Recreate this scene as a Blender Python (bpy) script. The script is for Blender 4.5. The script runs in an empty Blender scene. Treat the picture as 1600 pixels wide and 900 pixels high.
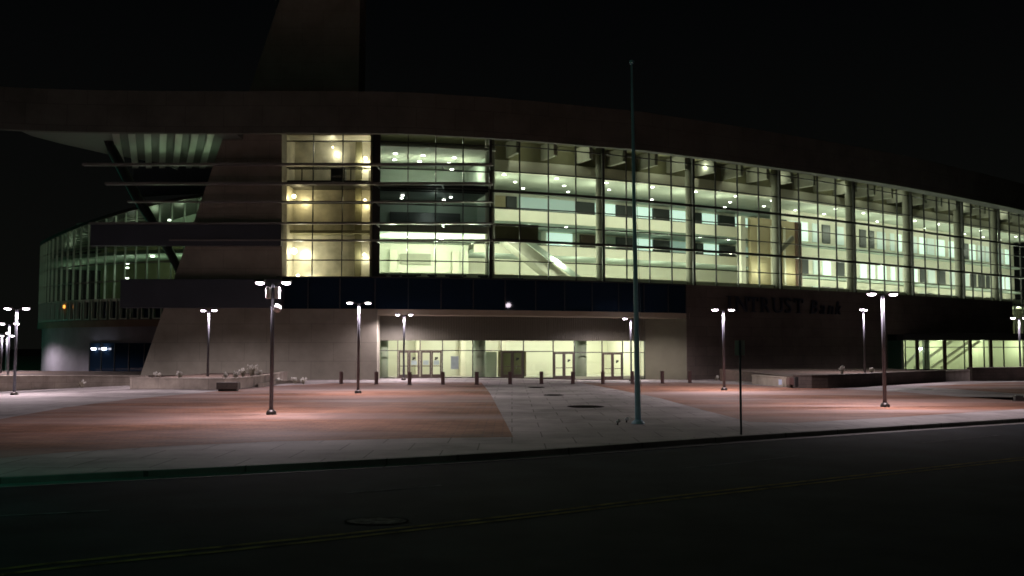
import bpy, bmesh, math, random
from mathutils import Vector, Matrix
R = math.radians
random.seed(7)
sc = bpy.context.scene
COL = sc.collection

# ------------------------------------------------------------------ camera
F = 1500.0
CAMZ = 2.7
PITCH = math.atan(91.0 / F)
cam_d = bpy.data.cameras.new('camera')
cam_d.sensor_width = 36.0
cam_d.lens = 36.0 * F / 1600.0
cam_d.clip_end = 3000
cam_d.clip_start = 0.1
cam_d.dof.use_dof = True
cam_d.dof.focus_distance = 4.5
cam_d.dof.aperture_fstop = 8.5
cam = bpy.data.objects.new('camera', cam_d)
COL.objects.link(cam)
cam.location = (0, 0, CAMZ)
cam.rotation_euler = (R(90) + PITCH, 0, 0)
sc.camera = cam

# ------------------------------------------------------------------ world, night sky, city glow
w = bpy.data.worlds.new('World')
sc.world = w
w.use_nodes = True
nt = w.node_tree
nt.nodes.clear()
wo = nt.nodes.new('ShaderNodeOutputWorld')
bg = nt.nodes.new('ShaderNodeBackground')
tc = nt.nodes.new('ShaderNodeTexCoord')
sp = nt.nodes.new('ShaderNodeSeparateXYZ')
rp = nt.nodes.new('ShaderNodeValToRGB')
rp.color_ramp.elements[0].position = 0.0
rp.color_ramp.elements[0].color = (0.0036, 0.0038, 0.0032, 1)
rp.color_ramp.elements[1].position = 0.35
rp.color_ramp.elements[1].color = (0.0009, 0.0011, 0.0013, 1)
nt.links.new(tc.outputs['Generated'], sp.inputs[0])
nt.links.new(sp.outputs['Z'], rp.inputs[0])
nt.links.new(rp.outputs[0], bg.inputs['Color'])
bg.inputs['Strength'].default_value = 1.0
nt.links.new(bg.outputs[0], wo.inputs['Surface'])

sun_d = bpy.data.lights.new('sky_glow_fill', 'SUN')  # dim sun lamp added to stand in for night sky glow
sun_d.energy = 0.024
sun_d.angle = R(20)
sun_d.color = (1.0, 0.97, 0.80)
sun = bpy.data.objects.new('sky_glow_fill', sun_d)
sun.rotation_euler = (R(62), 0, R(-25))
COL.objects.link(sun)

sc.view_settings.view_transform = 'Standard'
sc.view_settings.look = 'None'
sc.view_settings.exposure = 0.0
sc.view_settings.gamma = 1.0
sc.cycles.use_denoising = True
sc.cycles.max_bounces = 6
sc.cycles.transparent_max_bounces = 12
sc.cycles.caustics_reflective = False
sc.cycles.caustics_refractive = False
sc.cycles.sample_clamp_indirect = 3.0
sc.cycles.use_light_tree = True

# ------------------------------------------------------------------ pixel measurement helpers
def ray(px, py):
    u = (px - 800) / F
    v = (450 - py) / F
    c, s = math.cos(PITCH), math.sin(PITCH)
    y = c - v * s
    return u / y, (s + v * c) / y
def W(px, py, Y):
    a, b = ray(px, py)
    return Vector((a * Y, Y, CAMZ + b * Y))
def G(px, py, z=0.0):
    a, b = ray(px, py)
    Y = (z - CAMZ) / b
    return Vector((a * Y, Y, z))
def ss(x, a, b):
    t = max(0.0, min(1.0, (x - a) / (b - a)))
    return t * t * (3 - 2 * t)
def gz(x, y):
    return -0.36 * ss(x, -4, 10) * ss(y, 74, 84) - 1.1 * ss(-x, 20, 50) * ss(y, 42, 75)

# ------------------------------------------------------------------ materials
MATS = {}
def mat(name, col, rough=0.7, metal=0.0, noise=0.0, nscale=2.0, emit=None, estr=0.0, spec=0.5, bump=0.0, bscale=20, col2=None, det=6):
    m = bpy.data.materials.new(name)
    m.use_nodes = True
    n = m.node_tree.nodes
    l = m.node_tree.links
    b = n['Principled BSDF']
    b.inputs['Base Color'].default_value = (*col, 1)
    b.inputs['Roughness'].default_value = rough
    b.inputs['Metallic'].default_value = metal
    b.inputs['Specular IOR Level'].default_value = spec
    if noise or col2:
        t = n.new('ShaderNodeTexCoord')
        x = n.new('ShaderNodeTexNoise')
        x.inputs['Scale'].default_value = nscale
        x.inputs['Detail'].default_value = det
        r = n.new('ShaderNodeValToRGB')
        r.color_ramp.elements[0].position = 0.32
        r.color_ramp.elements[1].position = 0.68
        a = col2 if col2 else tuple(c * (1 - noise) for c in col)
        r.color_ramp.elements[0].color = (*a, 1)
        r.color_ramp.elements[1].color = (*[min(1, c * (1 + noise * 0.6)) for c in col], 1)
        l.new(t.outputs['Object'], x.inputs['Vector'])
        l.new(x.outputs['Fac'], r.inputs[0])
        l.new(r.outputs[0], b.inputs['Base Color'])
    if bump:
        t = n.new('ShaderNodeTexCoord')
        x = n.new('ShaderNodeTexNoise')
        x.inputs['Scale'].default_value = bscale
        x.inputs['Detail'].default_value = 5
        bu = n.new('ShaderNodeBump')
        bu.inputs['Strength'].default_value = bump
        bu.inputs['Distance'].default_value = 0.02
        l.new(t.outputs['Object'], x.inputs['Vector'])
        l.new(x.outputs['Fac'], bu.inputs['Height'])
        l.new(bu.outputs[0], b.inputs['Normal'])
    if emit:
        b.inputs['Emission Color'].default_value = (*emit, 1)
        b.inputs['Emission Strength'].default_value = estr
    MATS[name] = m
    return m

def brickmat(name, c1, c2, mortar, bw, bh, msize, rough=0.8, vert=False, stain=0.35, sscale=0.25, bias=0.0, spec=0.4):
    """block / paver / panel pattern with broad stains; vert: laid in the X-Z plane"""
    m = bpy.data.materials.new(name)
    m.use_nodes = True
    n = m.node_tree.nodes
    l = m.node_tree.links
    b = n['Principled BSDF']
    t = n.new('ShaderNodeTexCoord')
    src = t.outputs['Object']
    if vert:
        s = n.new('ShaderNodeSeparateXYZ')
        c = n.new('ShaderNodeCombineXYZ')
        l.new(src, s.inputs[0])
        l.new(s.outputs['X'], c.inputs['X'])
        l.new(s.outputs['Z'], c.inputs['Y'])
        src = c.outputs[0]
    br = n.new('ShaderNodeTexBrick')
    br.inputs['Scale'].default_value = 1.0
    br.inputs['Brick Width'].default_value = bw
    br.inputs['Row Height'].default_value = bh
    br.inputs['Mortar Size'].default_value = msize
    br.inputs['Bias'].default_value = bias
    br.inputs['Color1'].default_value = (*c1, 1)
    br.inputs['Color2'].default_value = (*c2, 1)
    br.inputs['Mortar'].default_value = (*mortar, 1)
    l.new(src, br.inputs['Vector'])
    no = n.new('ShaderNodeTexNoise')
    no.inputs['Scale'].default_value = sscale
    no.inputs['Detail'].default_value = 8
    no.inputs['Roughness'].default_value = 0.65
    l.new(t.outputs['Object'], no.inputs['Vector'])
    mr = n.new('ShaderNodeMapRange')
    mr.inputs['From Min'].default_value = 0.3
    mr.inputs['From Max'].default_value = 0.7
    mr.inputs['To Min'].default_value = 1.0 - stain
    mr.inputs['To Max'].default_value = 1.0 + stain * 0.5
    l.new(no.outputs['Fac'], mr.inputs['Value'])
    mx = n.new('ShaderNodeMix')
    mx.data_type = 'RGBA'
    mx.blend_type = 'MULTIPLY'
    mx.inputs['Factor'].default_value = 1.0
    l.new(br.outputs['Color'], mx.inputs[6])
    l.new(mr.outputs[0], mx.inputs[7])
    l.new(mx.outputs[2], b.inputs['Base Color'])
    bu = n.new('ShaderNodeBump')
    bu.inputs['Strength'].default_value = 0.35
    bu.inputs['Distance'].default_value = 0.01
    n2 = n.new('ShaderNodeTexNoise')
    n2.inputs['Scale'].default_value = 9
    n2.inputs['Detail'].default_value = 6
    l.new(t.outputs['Object'], n2.inputs['Vector'])
    l.new(n2.outputs['Fac'], bu.inputs['Height'])
    l.new(bu.outputs[0], b.inputs['Normal'])
    b.inputs['Roughness'].default_value = rough
    b.inputs['Specular IOR Level'].default_value = spec
    MATS[name] = m
    return m

def glassmat(name, tint, refl=0.06, rough=0.0):
    m = bpy.data.materials.new(name)
    m.use_nodes = True
    n = m.node_tree.nodes
    l = m.node_tree.links
    n.clear()
    o = n.new('ShaderNodeOutputMaterial')
    tr = n.new('ShaderNodeBsdfTransparent')
    tr.inputs[0].default_value = (*tint, 1)
    g = n.new('ShaderNodeBsdfGlossy')
    g.inputs['Roughness'].default_value = rough
    g.inputs['Color'].default_value = (0.9, 0.95, 1, 1)
    lw = n.new('ShaderNodeLayerWeight')
    lw.inputs['Blend'].default_value = 0.5
    pw = n.new('ShaderNodeMath')
    pw.operation = 'POWER'
    pw.inputs[1].default_value = 4.0
    ma = n.new('ShaderNodeMath')
    ma.operation = 'MULTIPLY_ADD'
    ma.inputs[1].default_value = 0.85
    ma.inputs[2].default_value = 0.06 + refl
    l.new(lw.outputs['Facing'], pw.inputs[0])
    mx = n.new('ShaderNodeMixShader')
    l.new(pw.outputs[0], ma.inputs[0])
    l.new(ma.outputs[0], mx.inputs[0])
    l.new(tr.outputs[0], mx.inputs[1])
    l.new(g.outputs[0], mx.inputs[2])
    l.new(mx.outputs[0], o.inputs['Surface'])
    MATS[name] = m
    return m

def emis(name, col, s):
    return mat(name, (0.6, 0.6, 0.6), emit=col, estr=s)

brickmat('fascia', (0.115, 0.12, 0.10), (0.10, 0.105, 0.088), (0.065, 0.067, 0.058), 3.0, 1.65, 0.02, vert=True, stain=0.35, sscale=0.3)
brickmat('precast', (0.305, 0.285, 0.23), (0.29, 0.27, 0.218), (0.22, 0.20, 0.165), 3.6, 1.5, 0.02, vert=True, stain=0.3, sscale=0.35)
brickmat('darkstone', (0.17, 0.14, 0.12), (0.145, 0.12, 0.10), (0.085, 0.07, 0.06), 2.4, 0.9, 0.015, vert=True, stain=0.35, sscale=0.3)
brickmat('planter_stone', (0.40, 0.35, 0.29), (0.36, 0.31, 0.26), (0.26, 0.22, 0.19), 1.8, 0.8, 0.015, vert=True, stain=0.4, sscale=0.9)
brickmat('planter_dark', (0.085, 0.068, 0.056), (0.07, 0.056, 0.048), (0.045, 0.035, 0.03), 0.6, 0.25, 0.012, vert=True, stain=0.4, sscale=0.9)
brickmat('concrete_paving', (0.44, 0.40, 0.395), (0.40, 0.365, 0.36), (0.17, 0.155, 0.145), 1.8, 1.8, 0.02, stain=0.55, sscale=0.3, spec=0.2)
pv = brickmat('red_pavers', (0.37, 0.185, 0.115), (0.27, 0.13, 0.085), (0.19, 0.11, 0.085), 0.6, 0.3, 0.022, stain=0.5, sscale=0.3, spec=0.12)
# broad pale bands mixed into the pavers
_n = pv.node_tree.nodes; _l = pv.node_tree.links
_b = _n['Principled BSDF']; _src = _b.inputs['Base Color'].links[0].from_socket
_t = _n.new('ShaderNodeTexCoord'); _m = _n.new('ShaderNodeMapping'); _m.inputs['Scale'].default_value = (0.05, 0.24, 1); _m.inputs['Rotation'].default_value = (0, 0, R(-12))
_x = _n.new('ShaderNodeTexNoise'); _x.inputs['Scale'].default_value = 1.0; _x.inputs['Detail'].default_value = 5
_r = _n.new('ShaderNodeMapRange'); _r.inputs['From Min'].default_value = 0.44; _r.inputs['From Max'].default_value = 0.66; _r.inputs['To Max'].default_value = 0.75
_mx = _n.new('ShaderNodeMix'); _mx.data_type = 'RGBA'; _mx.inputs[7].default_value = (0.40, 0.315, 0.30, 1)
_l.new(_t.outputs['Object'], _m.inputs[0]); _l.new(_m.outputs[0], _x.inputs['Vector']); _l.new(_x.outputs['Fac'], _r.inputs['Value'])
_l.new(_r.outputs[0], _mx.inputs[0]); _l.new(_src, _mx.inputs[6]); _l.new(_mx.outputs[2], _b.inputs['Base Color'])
brickmat('kerb_concrete', (0.30, 0.29, 0.27), (0.27, 0.26, 0.24), (0.12, 0.11, 0.1), 3.0, 3.0, 0.02, stain=0.4, sscale=0.8)
mat('asphalt', (0.022, 0.029, 0.036), 0.95, spec=0.10, noise=0.6, nscale=0.5, bump=0.6, bscale=60, det=12)
mat('yellow_paint', (0.24, 0.19, 0.04), 0.95, spec=0.08, noise=0.7, nscale=3)
mat('white_paint', (0.10, 0.11, 0.12), 0.95, spec=0.08, noise=0.7, nscale=3)
mat('lid_dark', (0.035, 0.035, 0.03), 0.95, spec=0.0, noise=0.6, nscale=5)
mat('worn_lid', (0.085, 0.085, 0.082), 0.9, spec=0.08, noise=0.95, nscale=6)
mat('grass', (0.07, 0.17, 0.10), 0.95, noise=0.5, nscale=4, bump=0.8, bscale=15)
mat('earth', (0.05, 0.045, 0.035), 0.95, noise=0.4, nscale=0.1)
mat('mulch', (0.09, 0.06, 0.045), 0.95, noise=0.5, nscale=6, bump=0.8)
mat('bronze', (0.06, 0.05, 0.045), 0.4, 0.5)
mat('pole_grey', (0.10, 0.105, 0.125), 0.55, 0.1, noise=0.1, nscale=3)
mat('flag_metal', (0.46, 0.74, 0.84), 0.5, 0.0, noise=0.15, nscale=2)
mat('alu', (0.21, 0.20, 0.19), 0.45, 0.4)
mat('alu_dark', (0.055, 0.052, 0.05), 0.45, 0.3)
mat('door_bronze', (0.075, 0.055, 0.045), 0.45, 0.2)
mat('spandrel', (0.010, 0.022, 0.042), 0.02, 0.0, spec=0.5)
mat('band_grey', (0.06, 0.068, 0.085), 0.35, 0.2, noise=0.1, nscale=0.5)
mat('header', (0.15, 0.145, 0.11), 0.5, 0.2)
mat('soffit_tan', (0.40, 0.34, 0.25), 0.7)
mat('soffit_metal', (0.42, 0.46, 0.40), 0.4, 0.3, noise=0.1, nscale=0.3)
mat('black', (0.012, 0.012, 0.012), 0.5)
mat('steel_dark', (0.03, 0.028, 0.027), 0.5, 0.2)
mat('white_wall', (0.78, 0.78, 0.66), 0.8, noise=0.05, nscale=0.4)
mat('cream', (0.72, 0.69, 0.57), 0.8, noise=0.06, nscale=0.5)
mat('green_grey', (0.36, 0.42, 0.36), 0.8, noise=0.08, nscale=0.3)
mat('olive', (0.17, 0.16, 0.09), 0.85, noise=0.15, nscale=0.5)
mat('tan_panel', (0.46, 0.38, 0.23), 0.7, noise=0.12, nscale=0.6)
mat('col_conc', (0.34, 0.33, 0.27), 0.75, noise=0.12, nscale=1)
mat('floor_in', (0.5, 0.5, 0.45), 0.35, noise=0.1, nscale=0.7)
mat('room_dark', (0.045, 0.05, 0.05), 0.4, noise=0.3, nscale=0.4)
mat('stair_panel', (0.66, 0.62, 0.50), 0.36, 0.35, noise=0.35, nscale=0.7, bump=0.5, bscale=1.5)
mat('drum_wall', (0.17, 0.165, 0.19), 0.8, noise=0.2, nscale=0.6)
mat('drum_ledge', (0.13, 0.085, 0.06), 0.7, noise=0.2, nscale=0.8)
mat('fin_white', (0.38, 0.43, 0.38), 0.5, 0.1)
mat('blind', (0.45, 0.47, 0.38), 0.8)
mat('bollard_red', (0.11, 0.062, 0.055), 0.7, noise=0.2, nscale=4)
mat('sign_metal', (0.62, 0.62, 0.55), 0.5, 0.2)
mat('ceiling_grey', (0.36, 0.385, 0.32), 0.85, noise=0.1, nscale=0.4)
mat('poster', (0.50, 0.58, 0.72), 0.6, noise=0.1, nscale=4)
mat('red_paint', (0.5, 0.06, 0.05), 0.5)
mat('speaker_white', (0.75, 0.72, 0.72), 0.5)
mat('dry_stalk', (0.42, 0.38, 0.30), 0.9, noise=0.3, nscale=5)
mat('pale_flower', (0.7, 0.68, 0.62), 0.9)
mat('leaf', (0.10, 0.11, 0.06), 0.9, noise=0.4, nscale=8)
mat('letters', (0.045, 0.05, 0.075), 0.35, 0.3)
mat('redbrown', (0.11, 0.06, 0.045), 0.6)
emis('win_lit', (0.70, 0.97, 0.84), 0.9)
emis('win_mid', (0.45, 0.72, 0.60), 0.36)
mat('splay', (0.13, 0.128, 0.085), 0.8, noise=0.15, nscale=0.6)
mat('soffit_base', (0.13, 0.15, 0.13), 0.6)
mat('eave', (0.035, 0.032, 0.028), 0.8)
emis('downlight', (1.0, 1.0, 0.92), 14.0)
emis('lamp_lens', (1.0, 0.86, 0.98), 26.0)
emis('warm_bulb', (1.0, 0.82, 0.50), 14.0)
emis('cool_glow', (0.8, 0.85, 1.0), 12.0)
emis('amber', (1.0, 0.35, 0.06), 2.5)
emis('green_lens', (0.05, 1.0, 0.55), 10.0)
emis('screen', (0.15, 0.22, 0.22), 0.25)
glassmat('glass', (0.86, 0.93, 0.86), 0.0)
glassmat('glass_stair', (0.85, 0.85, 0.75), 0.0)
glassmat('glass_drum', (0.62, 0.74, 0.64), 0.0)
glassmat('glass_dark', (0.10, 0.12, 0.14), 0.03)
glassmat('glass_door', (0.84, 0.88, 0.76), 0.0)

# ------------------------------------------------------------------ mesh helpers
def box(bm, x0, x1, y0, y1, z0, z1):
    v = [bm.verts.new(p) for p in ((x0, y0, z0), (x1, y0, z0), (x1, y1, z0), (x0, y1, z0), (x0, y0, z1), (x1, y0, z1), (x1, y1, z1), (x0, y1, z1))]
    for f in ((3, 2, 1, 0), (4, 5, 6, 7), (0, 1, 5, 4), (1, 2, 6, 5), (2, 3, 7, 6), (3, 0, 4, 7)):
        bm.faces.new([v[i] for i in f])
def hexa(bm, p):
    v = [bm.verts.new(q) for q in p]
    for f in ((3, 2, 1, 0), (4, 5, 6, 7), (0, 1, 5, 4), (1, 2, 6, 5), (2, 3, 7, 6), (3, 0, 4, 7)):
        bm.faces.new([v[i] for i in f])
def tube(bm, pts, rad, n=10, caps=True):
    """swept round bar through pts; rad: number or list"""
    pts = [Vector(p) for p in pts]
    if not isinstance(rad, (list, tuple)):
        rad = [rad] * len(pts)
    rings = []
    for i, p in enumerate(pts):
        d = (pts[min(i + 1, len(pts) - 1)] - pts[max(i - 1, 0)]).normalized()
        a = Vector((0, 0, 1)) if abs(d.z) < 0.9 else Vector((1, 0, 0))
        u = d.cross(a).normalized()
        v = d.cross(u)
        rings.append([bm.verts.new(p + (u * math.cos(2 * math.pi * k / n) + v * math.sin(2 * math.pi * k / n)) * rad[i]) for k in range(n)])
    for a, b in zip(rings, rings[1:]):
        for k in range(n):
            bm.faces.new((a[k], a[(k + 1) % n], b[(k + 1) % n], b[k]))
    if caps:
        bm.faces.new(rings[0])
        bm.faces.new(list(reversed(rings[-1])))
def beam(bm, a, b, wd, h):
    """rectangular bar from a to b, wd across (horizontal), h in the vertical plane"""
    a, b = Vector(a), Vector(b)
    d = (b - a).normalized()
    s = d.cross(Vector((0, 0, 1)))
    if s.length < 1e-4:
        s = Vector((1, 0, 0))
    s.normalize()
    t = s.cross(d).normalized()
    p = []
    for q in (a, b):
        p.append([q + s * i * wd / 2 + t * j * h / 2 for i, j in ((-1, -1), (1, -1), (1, 1), (-1, 1))])
    hexa(bm, p[0] + p[1])
def prism_xz(bm, poly, y0, y1):
    """polygon of (x,z) extruded from y0 to y1"""
    a = [bm.verts.new((x, y0, z)) for x, z in poly]
    b = [bm.verts.new((x, y1, z)) for x, z in poly]
    bm.faces.new(a)
    bm.faces.new(list(reversed(b)))
    n = len(poly)
    for i in range(n):
        bm.faces.new((a[(i + 1) % n], a[i], b[i], b[(i + 1) % n]))
def prism_xy(bm, poly, z0, z1):
    a = [bm.verts.new((x, y, z0)) for x, y in poly]
    b = [bm.verts.new((x, y, z1)) for x, y in poly]
    bm.faces.new(list(reversed(a)))
    bm.faces.new(b)
    n = len(poly)
    for i in range(n):
        bm.faces.new((a[i], a[(i + 1) % n], b[(i + 1) % n], b[i]))
def obj(name, bm, m, parent=None, smooth=False, bevel=0.0):
    bmesh.ops.recalc_face_normals(bm, faces=bm.faces)
    me = bpy.data.meshes.new(name)
    bm.to_mesh(me)
    bm.free()
    me.materials.append(MATS[m])
    if smooth:
        for p in me.polygons:
            p.use_smooth = True
    o = bpy.data.objects.new(name, me)
    COL.objects.link(o)
    if parent:
        o.parent = parent
    if bevel:
        b = o.modifiers.new('bevel', 'BEVEL')
        b.width = bevel
        b.segments = 2
        b.limit_method = 'ANGLE'
    return o
def B():
    return bmesh.new()
def tag(o, label, cat, group=None):
    o['label'] = label
    o['category'] = cat
    if group:
        o['group'] = group
    return o
def thing(name, label, cat, loc=(0, 0, 0), rz=0.0, group=None):
    o = bpy.data.objects.new(name, None)
    o.empty_display_size = 0.3
    COL.objects.link(o)
    o.location = loc
    o.rotation_euler = (0, 0, rz)
    return tag(o, label, cat, group)
def struct(name, bm, m, **k):
    o = obj(name, bm, m, **k)
    o['kind'] = 'structure'
    return o
def children(o):
    return [c for c in list(o.children)]
def copy_tree(o, parent=None):
    c = o.copy()
    COL.objects.link(c)
    if parent:
        c.parent = parent
    for ch in children(o):
        copy_tree(ch, c)
    return c
def light(name, kind, loc, e, col, size=0.1, parent=None, spot=None, blend=0.6, rot=(0, 0, 0)):
    d = bpy.data.lights.new(name, kind)
    d.energy = e
    d.color = col
    d.shadow_soft_size = size
    if kind == 'SPOT':
        d.spot_size = spot or R(150)
        d.spot_blend = blend
    o = bpy.data.objects.new(name, d)
    COL.objects.link(o)
    o.location = loc
    o.rotation_euler = rot
    if parent:
        o.parent = parent
    return o

class Curve:
    """plan curve with arc length; off > 0 = inward (away from the street)"""
    def __init__(s, pts, sub=8, closed=False):
        P = [Vector((p[0], p[1])) for p in pts]
        out = []
        n = len(P)
        for i in range(n - 1):
            p0 = P[max(i - 1, 0)]; p1 = P[i]; p2 = P[i + 1]; p3 = P[min(i + 2, n - 1)]
            for k in range(sub):
                t = k / sub
                out.append(0.5 * ((2 * p1) + (p2 - p0) * t + (2 * p0 - 5 * p1 + 4 * p2 - p3) * t * t + (3 * p1 - p0 - 3 * p2 + p3) * t ** 3))
        out.append(P[-1])
        s.p = out
        s.l = [0.0]
        for a, b in zip(out, out[1:]):
            s.l.append(s.l[-1] + (b - a).length)
        s.len = s.l[-1]
    def raw(s, t):
        t = max(0, min(s.len, t))
        for i in range(len(s.l) - 1):
            if s.l[i + 1] >= t:
                break
        k = (t - s.l[i]) / max(1e-9, s.l[i + 1] - s.l[i])
        return s.p[i].lerp(s.p[i + 1], k)
    def at(s, t, off=0.0):
        a = s.raw(t - 0.6); b = s.raw(t + 0.6)
        d = (b - a).normalized()
        n = Vector((-d.y, d.x))
        q = s.raw(t) + n * off
        return q
    def find_px(s, px):
        """arc length where the curve crosses the vertical plane through pixel column px"""
        k = (px - 800) / F / math.cos(PITCH)
        best = min(range(2000), key=lambda i: abs((lambda q: q.x - k * q.y)(s.raw(s.len * i / 2000))))
        return s.len * best / 2000
def ribbon(bm, c, s0, s1, o0, o1, z0, z1, step=2.0):
    n = max(1, int(math.ceil((s1 - s0) / step)))
    prev = None
    for i in range(n + 1):
        t = s0 + (s1 - s0) * i / n
        a = c.at(t, o0); b = c.at(t, o1)
        r = [bm.verts.new((a.x, a.y, z0)), bm.verts.new((b.x, b.y, z0)), bm.verts.new((b.x, b.y, z1)), bm.verts.new((a.x, a.y, z1))]
        if prev:
            for k in range(4):
                bm.faces.new((prev[k], prev[(k + 1) % 4], r[(k + 1) % 4], r[k]))
        else:
            bm.faces.new(r)
        prev = r
    bm.faces.new(list(reversed(prev)))
def sheet(bm, c, s0, s1, off, z0, z1, step=2.0):
    s1 = min(s1, c.len - 0.7)
    n = max(1, int(math.ceil((s1 - s0) / step)))
    prev = None
    for i in range(n + 1):
        a = c.at(s0 + (s1 - s0) * i / n, off)
        r = [bm.verts.new((a.x, a.y, z0)), bm.verts.new((a.x, a.y, z1))]
        if prev:
            bm.faces.new((prev[0], r[0], r[1], prev[1]))
        prev = r
def post(bm, c, t, off, wd, dp, z0, z1):
    """upright bar on the curve"""
    ribbon(bm, c, t - wd / 2, t + wd / 2, off - dp / 2, off + dp / 2, z0, z1, step=9)

# ================================================================== GROUND
KP = [(-60, -3.0), (-40, 6.2), (-22, 14.4), (-10.6, 19.85), (-5.8, 21.9), (0, 24.7), (5.66, 28.3), (13.1, 32.7), (18.9, 36.0), (35, 45.6), (60, 60.5), (120, 96)]
kc = Curve(KP, 6)
def kerb_y(x):
    for a, b in zip(kc.p, kc.p[1:]):
        if a.x <= x <= b.x:
            return a.y + (b.y - a.y) * (x - a.x) / (b.x - a.x)
    return kc.p[0].y if x < kc.p[0].x else kc.p[-1].y

bm = B()
s = 1500
v = [bm.verts.new(p) for p in ((-s, -s, -1.6), (s, -s, -1.6), (s, s, -1.6), (-s, s, -1.6))]
bm.faces.new(v)
struct('ground', bm, 'earth')

bm = B()   # plaza: concrete sheet from the kerb to behind the arena front
xs = [-60 + i * 2.5 for i in range(73)]
grid = []
for x in xs:
    y0 = kerb_y(x) + 0.18
    col = []
    for j in range(49):
        y = y0 + (150 - y0) * j / 48
        col.append(bm.verts.new((x, y, gz(x, y))))
    grid.append(col)
for a, b in zip(grid, grid[1:]):
    for j in range(48):
        bm.faces.new((a[j], b[j], b[j + 1], a[j + 1]))
struct('plaza_pavement', bm, 'concrete_paving', smooth=True)

def flat(name, pts, m, z=0.004):
    bm = B()
    vs = [bm.verts.new((p[0], p[1], z)) for p in pts]
    bm.faces.new(vs)
    bmesh.ops.triangulate(bm, faces=bm.faces)
    return struct(name, bm, m)
def smoothpoly(px):
    return [tuple(G(*p)[:2]) for p in px]
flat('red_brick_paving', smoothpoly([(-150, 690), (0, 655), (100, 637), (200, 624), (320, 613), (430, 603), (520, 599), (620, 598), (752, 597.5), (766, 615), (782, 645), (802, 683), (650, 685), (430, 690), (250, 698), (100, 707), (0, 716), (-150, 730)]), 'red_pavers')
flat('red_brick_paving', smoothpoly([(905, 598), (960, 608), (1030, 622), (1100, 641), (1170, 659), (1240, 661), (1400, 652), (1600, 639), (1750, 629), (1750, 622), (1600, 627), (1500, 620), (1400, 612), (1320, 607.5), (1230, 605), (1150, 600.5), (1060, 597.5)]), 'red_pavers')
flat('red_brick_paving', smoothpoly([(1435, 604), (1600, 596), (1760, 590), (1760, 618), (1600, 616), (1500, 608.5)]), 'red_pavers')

# lawn at far left, rising bank
bm = B()
a = [(-120, 78), (-47, 78), (-47.6, 92), (-52, 118), (-60, 190), (-200, 190)]
vs = [bm.verts.new((x, y, -0.55 + 0.012 * (y - 78))) for x, y in a]
bm.faces.new(vs)
struct('lawn', bm, 'grass')

# road, kerb, markings
bm = B()
rp_ = None
for i in range(0, len(kc.p)):
    q = kc.p[i]
    d = (kc.p[min(i + 1, len(kc.p) - 1)] - kc.p[max(i - 1, 0)]).normalized()
    nrm = Vector((-d.y, d.x))
    r = [bm.verts.new((*(q - nrm * o), -0.13 + 0.0 * o)) for o in (0.0, 6, 12, 20, 34)]
    if rp_:
        for k in range(4):
            bm.faces.new((rp_[k], r[k], r[k + 1], rp_[k + 1]))
    rp_ = r
struct('street', bm, 'asphalt')
bm = B()
ribbon(bm, kc, 0.1, kc.len - 0.1, 0.0, 0.2, -0.4, 0.012, step=2)
struct('kerb', bm, 'kerb_concrete', bevel=0.025)
bm = B()
ribbon(bm, kc, 0.1, kc.len - 0.1, -0.5, -0.004, -0.4, -0.122, step=2)
struct('gutter', bm, 'kerb_concrete')
def road_line(px, wd, m, name, z=-0.124):
    pts = [G(x, y, z) for x, y in px]
    c = Curve([(p.x, p.y) for p in pts], 6)
    bm = B()
    n = 24
    prev = None
    for i in range(n + 1):
        a = c.at(c.len * i / n, -wd / 2); b = c.at(c.len * i / n, wd / 2)
        r = [bm.verts.new((a.x, a.y, z)), bm.verts.new((b.x, b.y, z))]
        if prev:
            bm.faces.new((prev[0], r[0], r[1], prev[1]))
        prev = r
    struct(name, bm, m)
for dy in (-2.6, 2.6):
    road_line([(-500, 965 + dy * 1.6), (0, 893 + dy * 1.6), (400, 852 + dy * 1.3), (800, 808 + dy), (1100, 772 + dy), (1400, 738 + dy * .8), (1650, 711 + dy * .7)], 0.13, 'yellow_paint', 'yellow_centre_line')
road_line([(-60, 808), (60, 803), (170, 797)], 0.11, 'white_paint', 'white_lane_line')
road_line([(540, 770), (620, 764), (690, 758)], 0.11, 'white_paint', 'white_lane_line')
road_line([(1070, 731), (1160, 722), (1245, 712)], 0.11, 'white_paint', 'white_lane_line')
road_line([(1440, 692), (1500, 686), (1560, 680)], 0.11, 'white_paint', 'white_lane_line')

# ================================================================== ARENA
arena = thing('arena', 'huge curved glass fronted arena with concrete fin tower and wide dark roof band', 'building', (0, 80, 0))
arena.location = (0, 0, 0)
ZG0, ZG1 = 8.3, 21.3
LV = [20.0, 17.75, 16.0, 14.6, 13.1, 11.75, 10.0]           # transom heights
FP = [(-24.2, 79.6), (-17, 79.6), (-11.2, 79.75), (-1.6, 81.8), (7.4, 85.4), (16.2, 90.0), (27.2, 96.6), (36.9, 103.3), (45.5, 109.8), (55.5, 117.5), (62.8, 123.2), (68.5, 127.8), (85, 142), (100, 157)]
fc = Curve(FP, 8)
S_ST0 = fc.find_px(441)      # stair glass start
S_ST1 = fc.find_px(586)      # stair end / pier
colpx = [765, 942, 1083, 1218, 1335, 1425, 1505, 1562]
S_COL = [fc.find_px(p) for p in colpx]
S_END = S_COL[-1] + 24
S_COL += [S_COL[-1] + 12, S_COL[-1] + 24]

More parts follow.
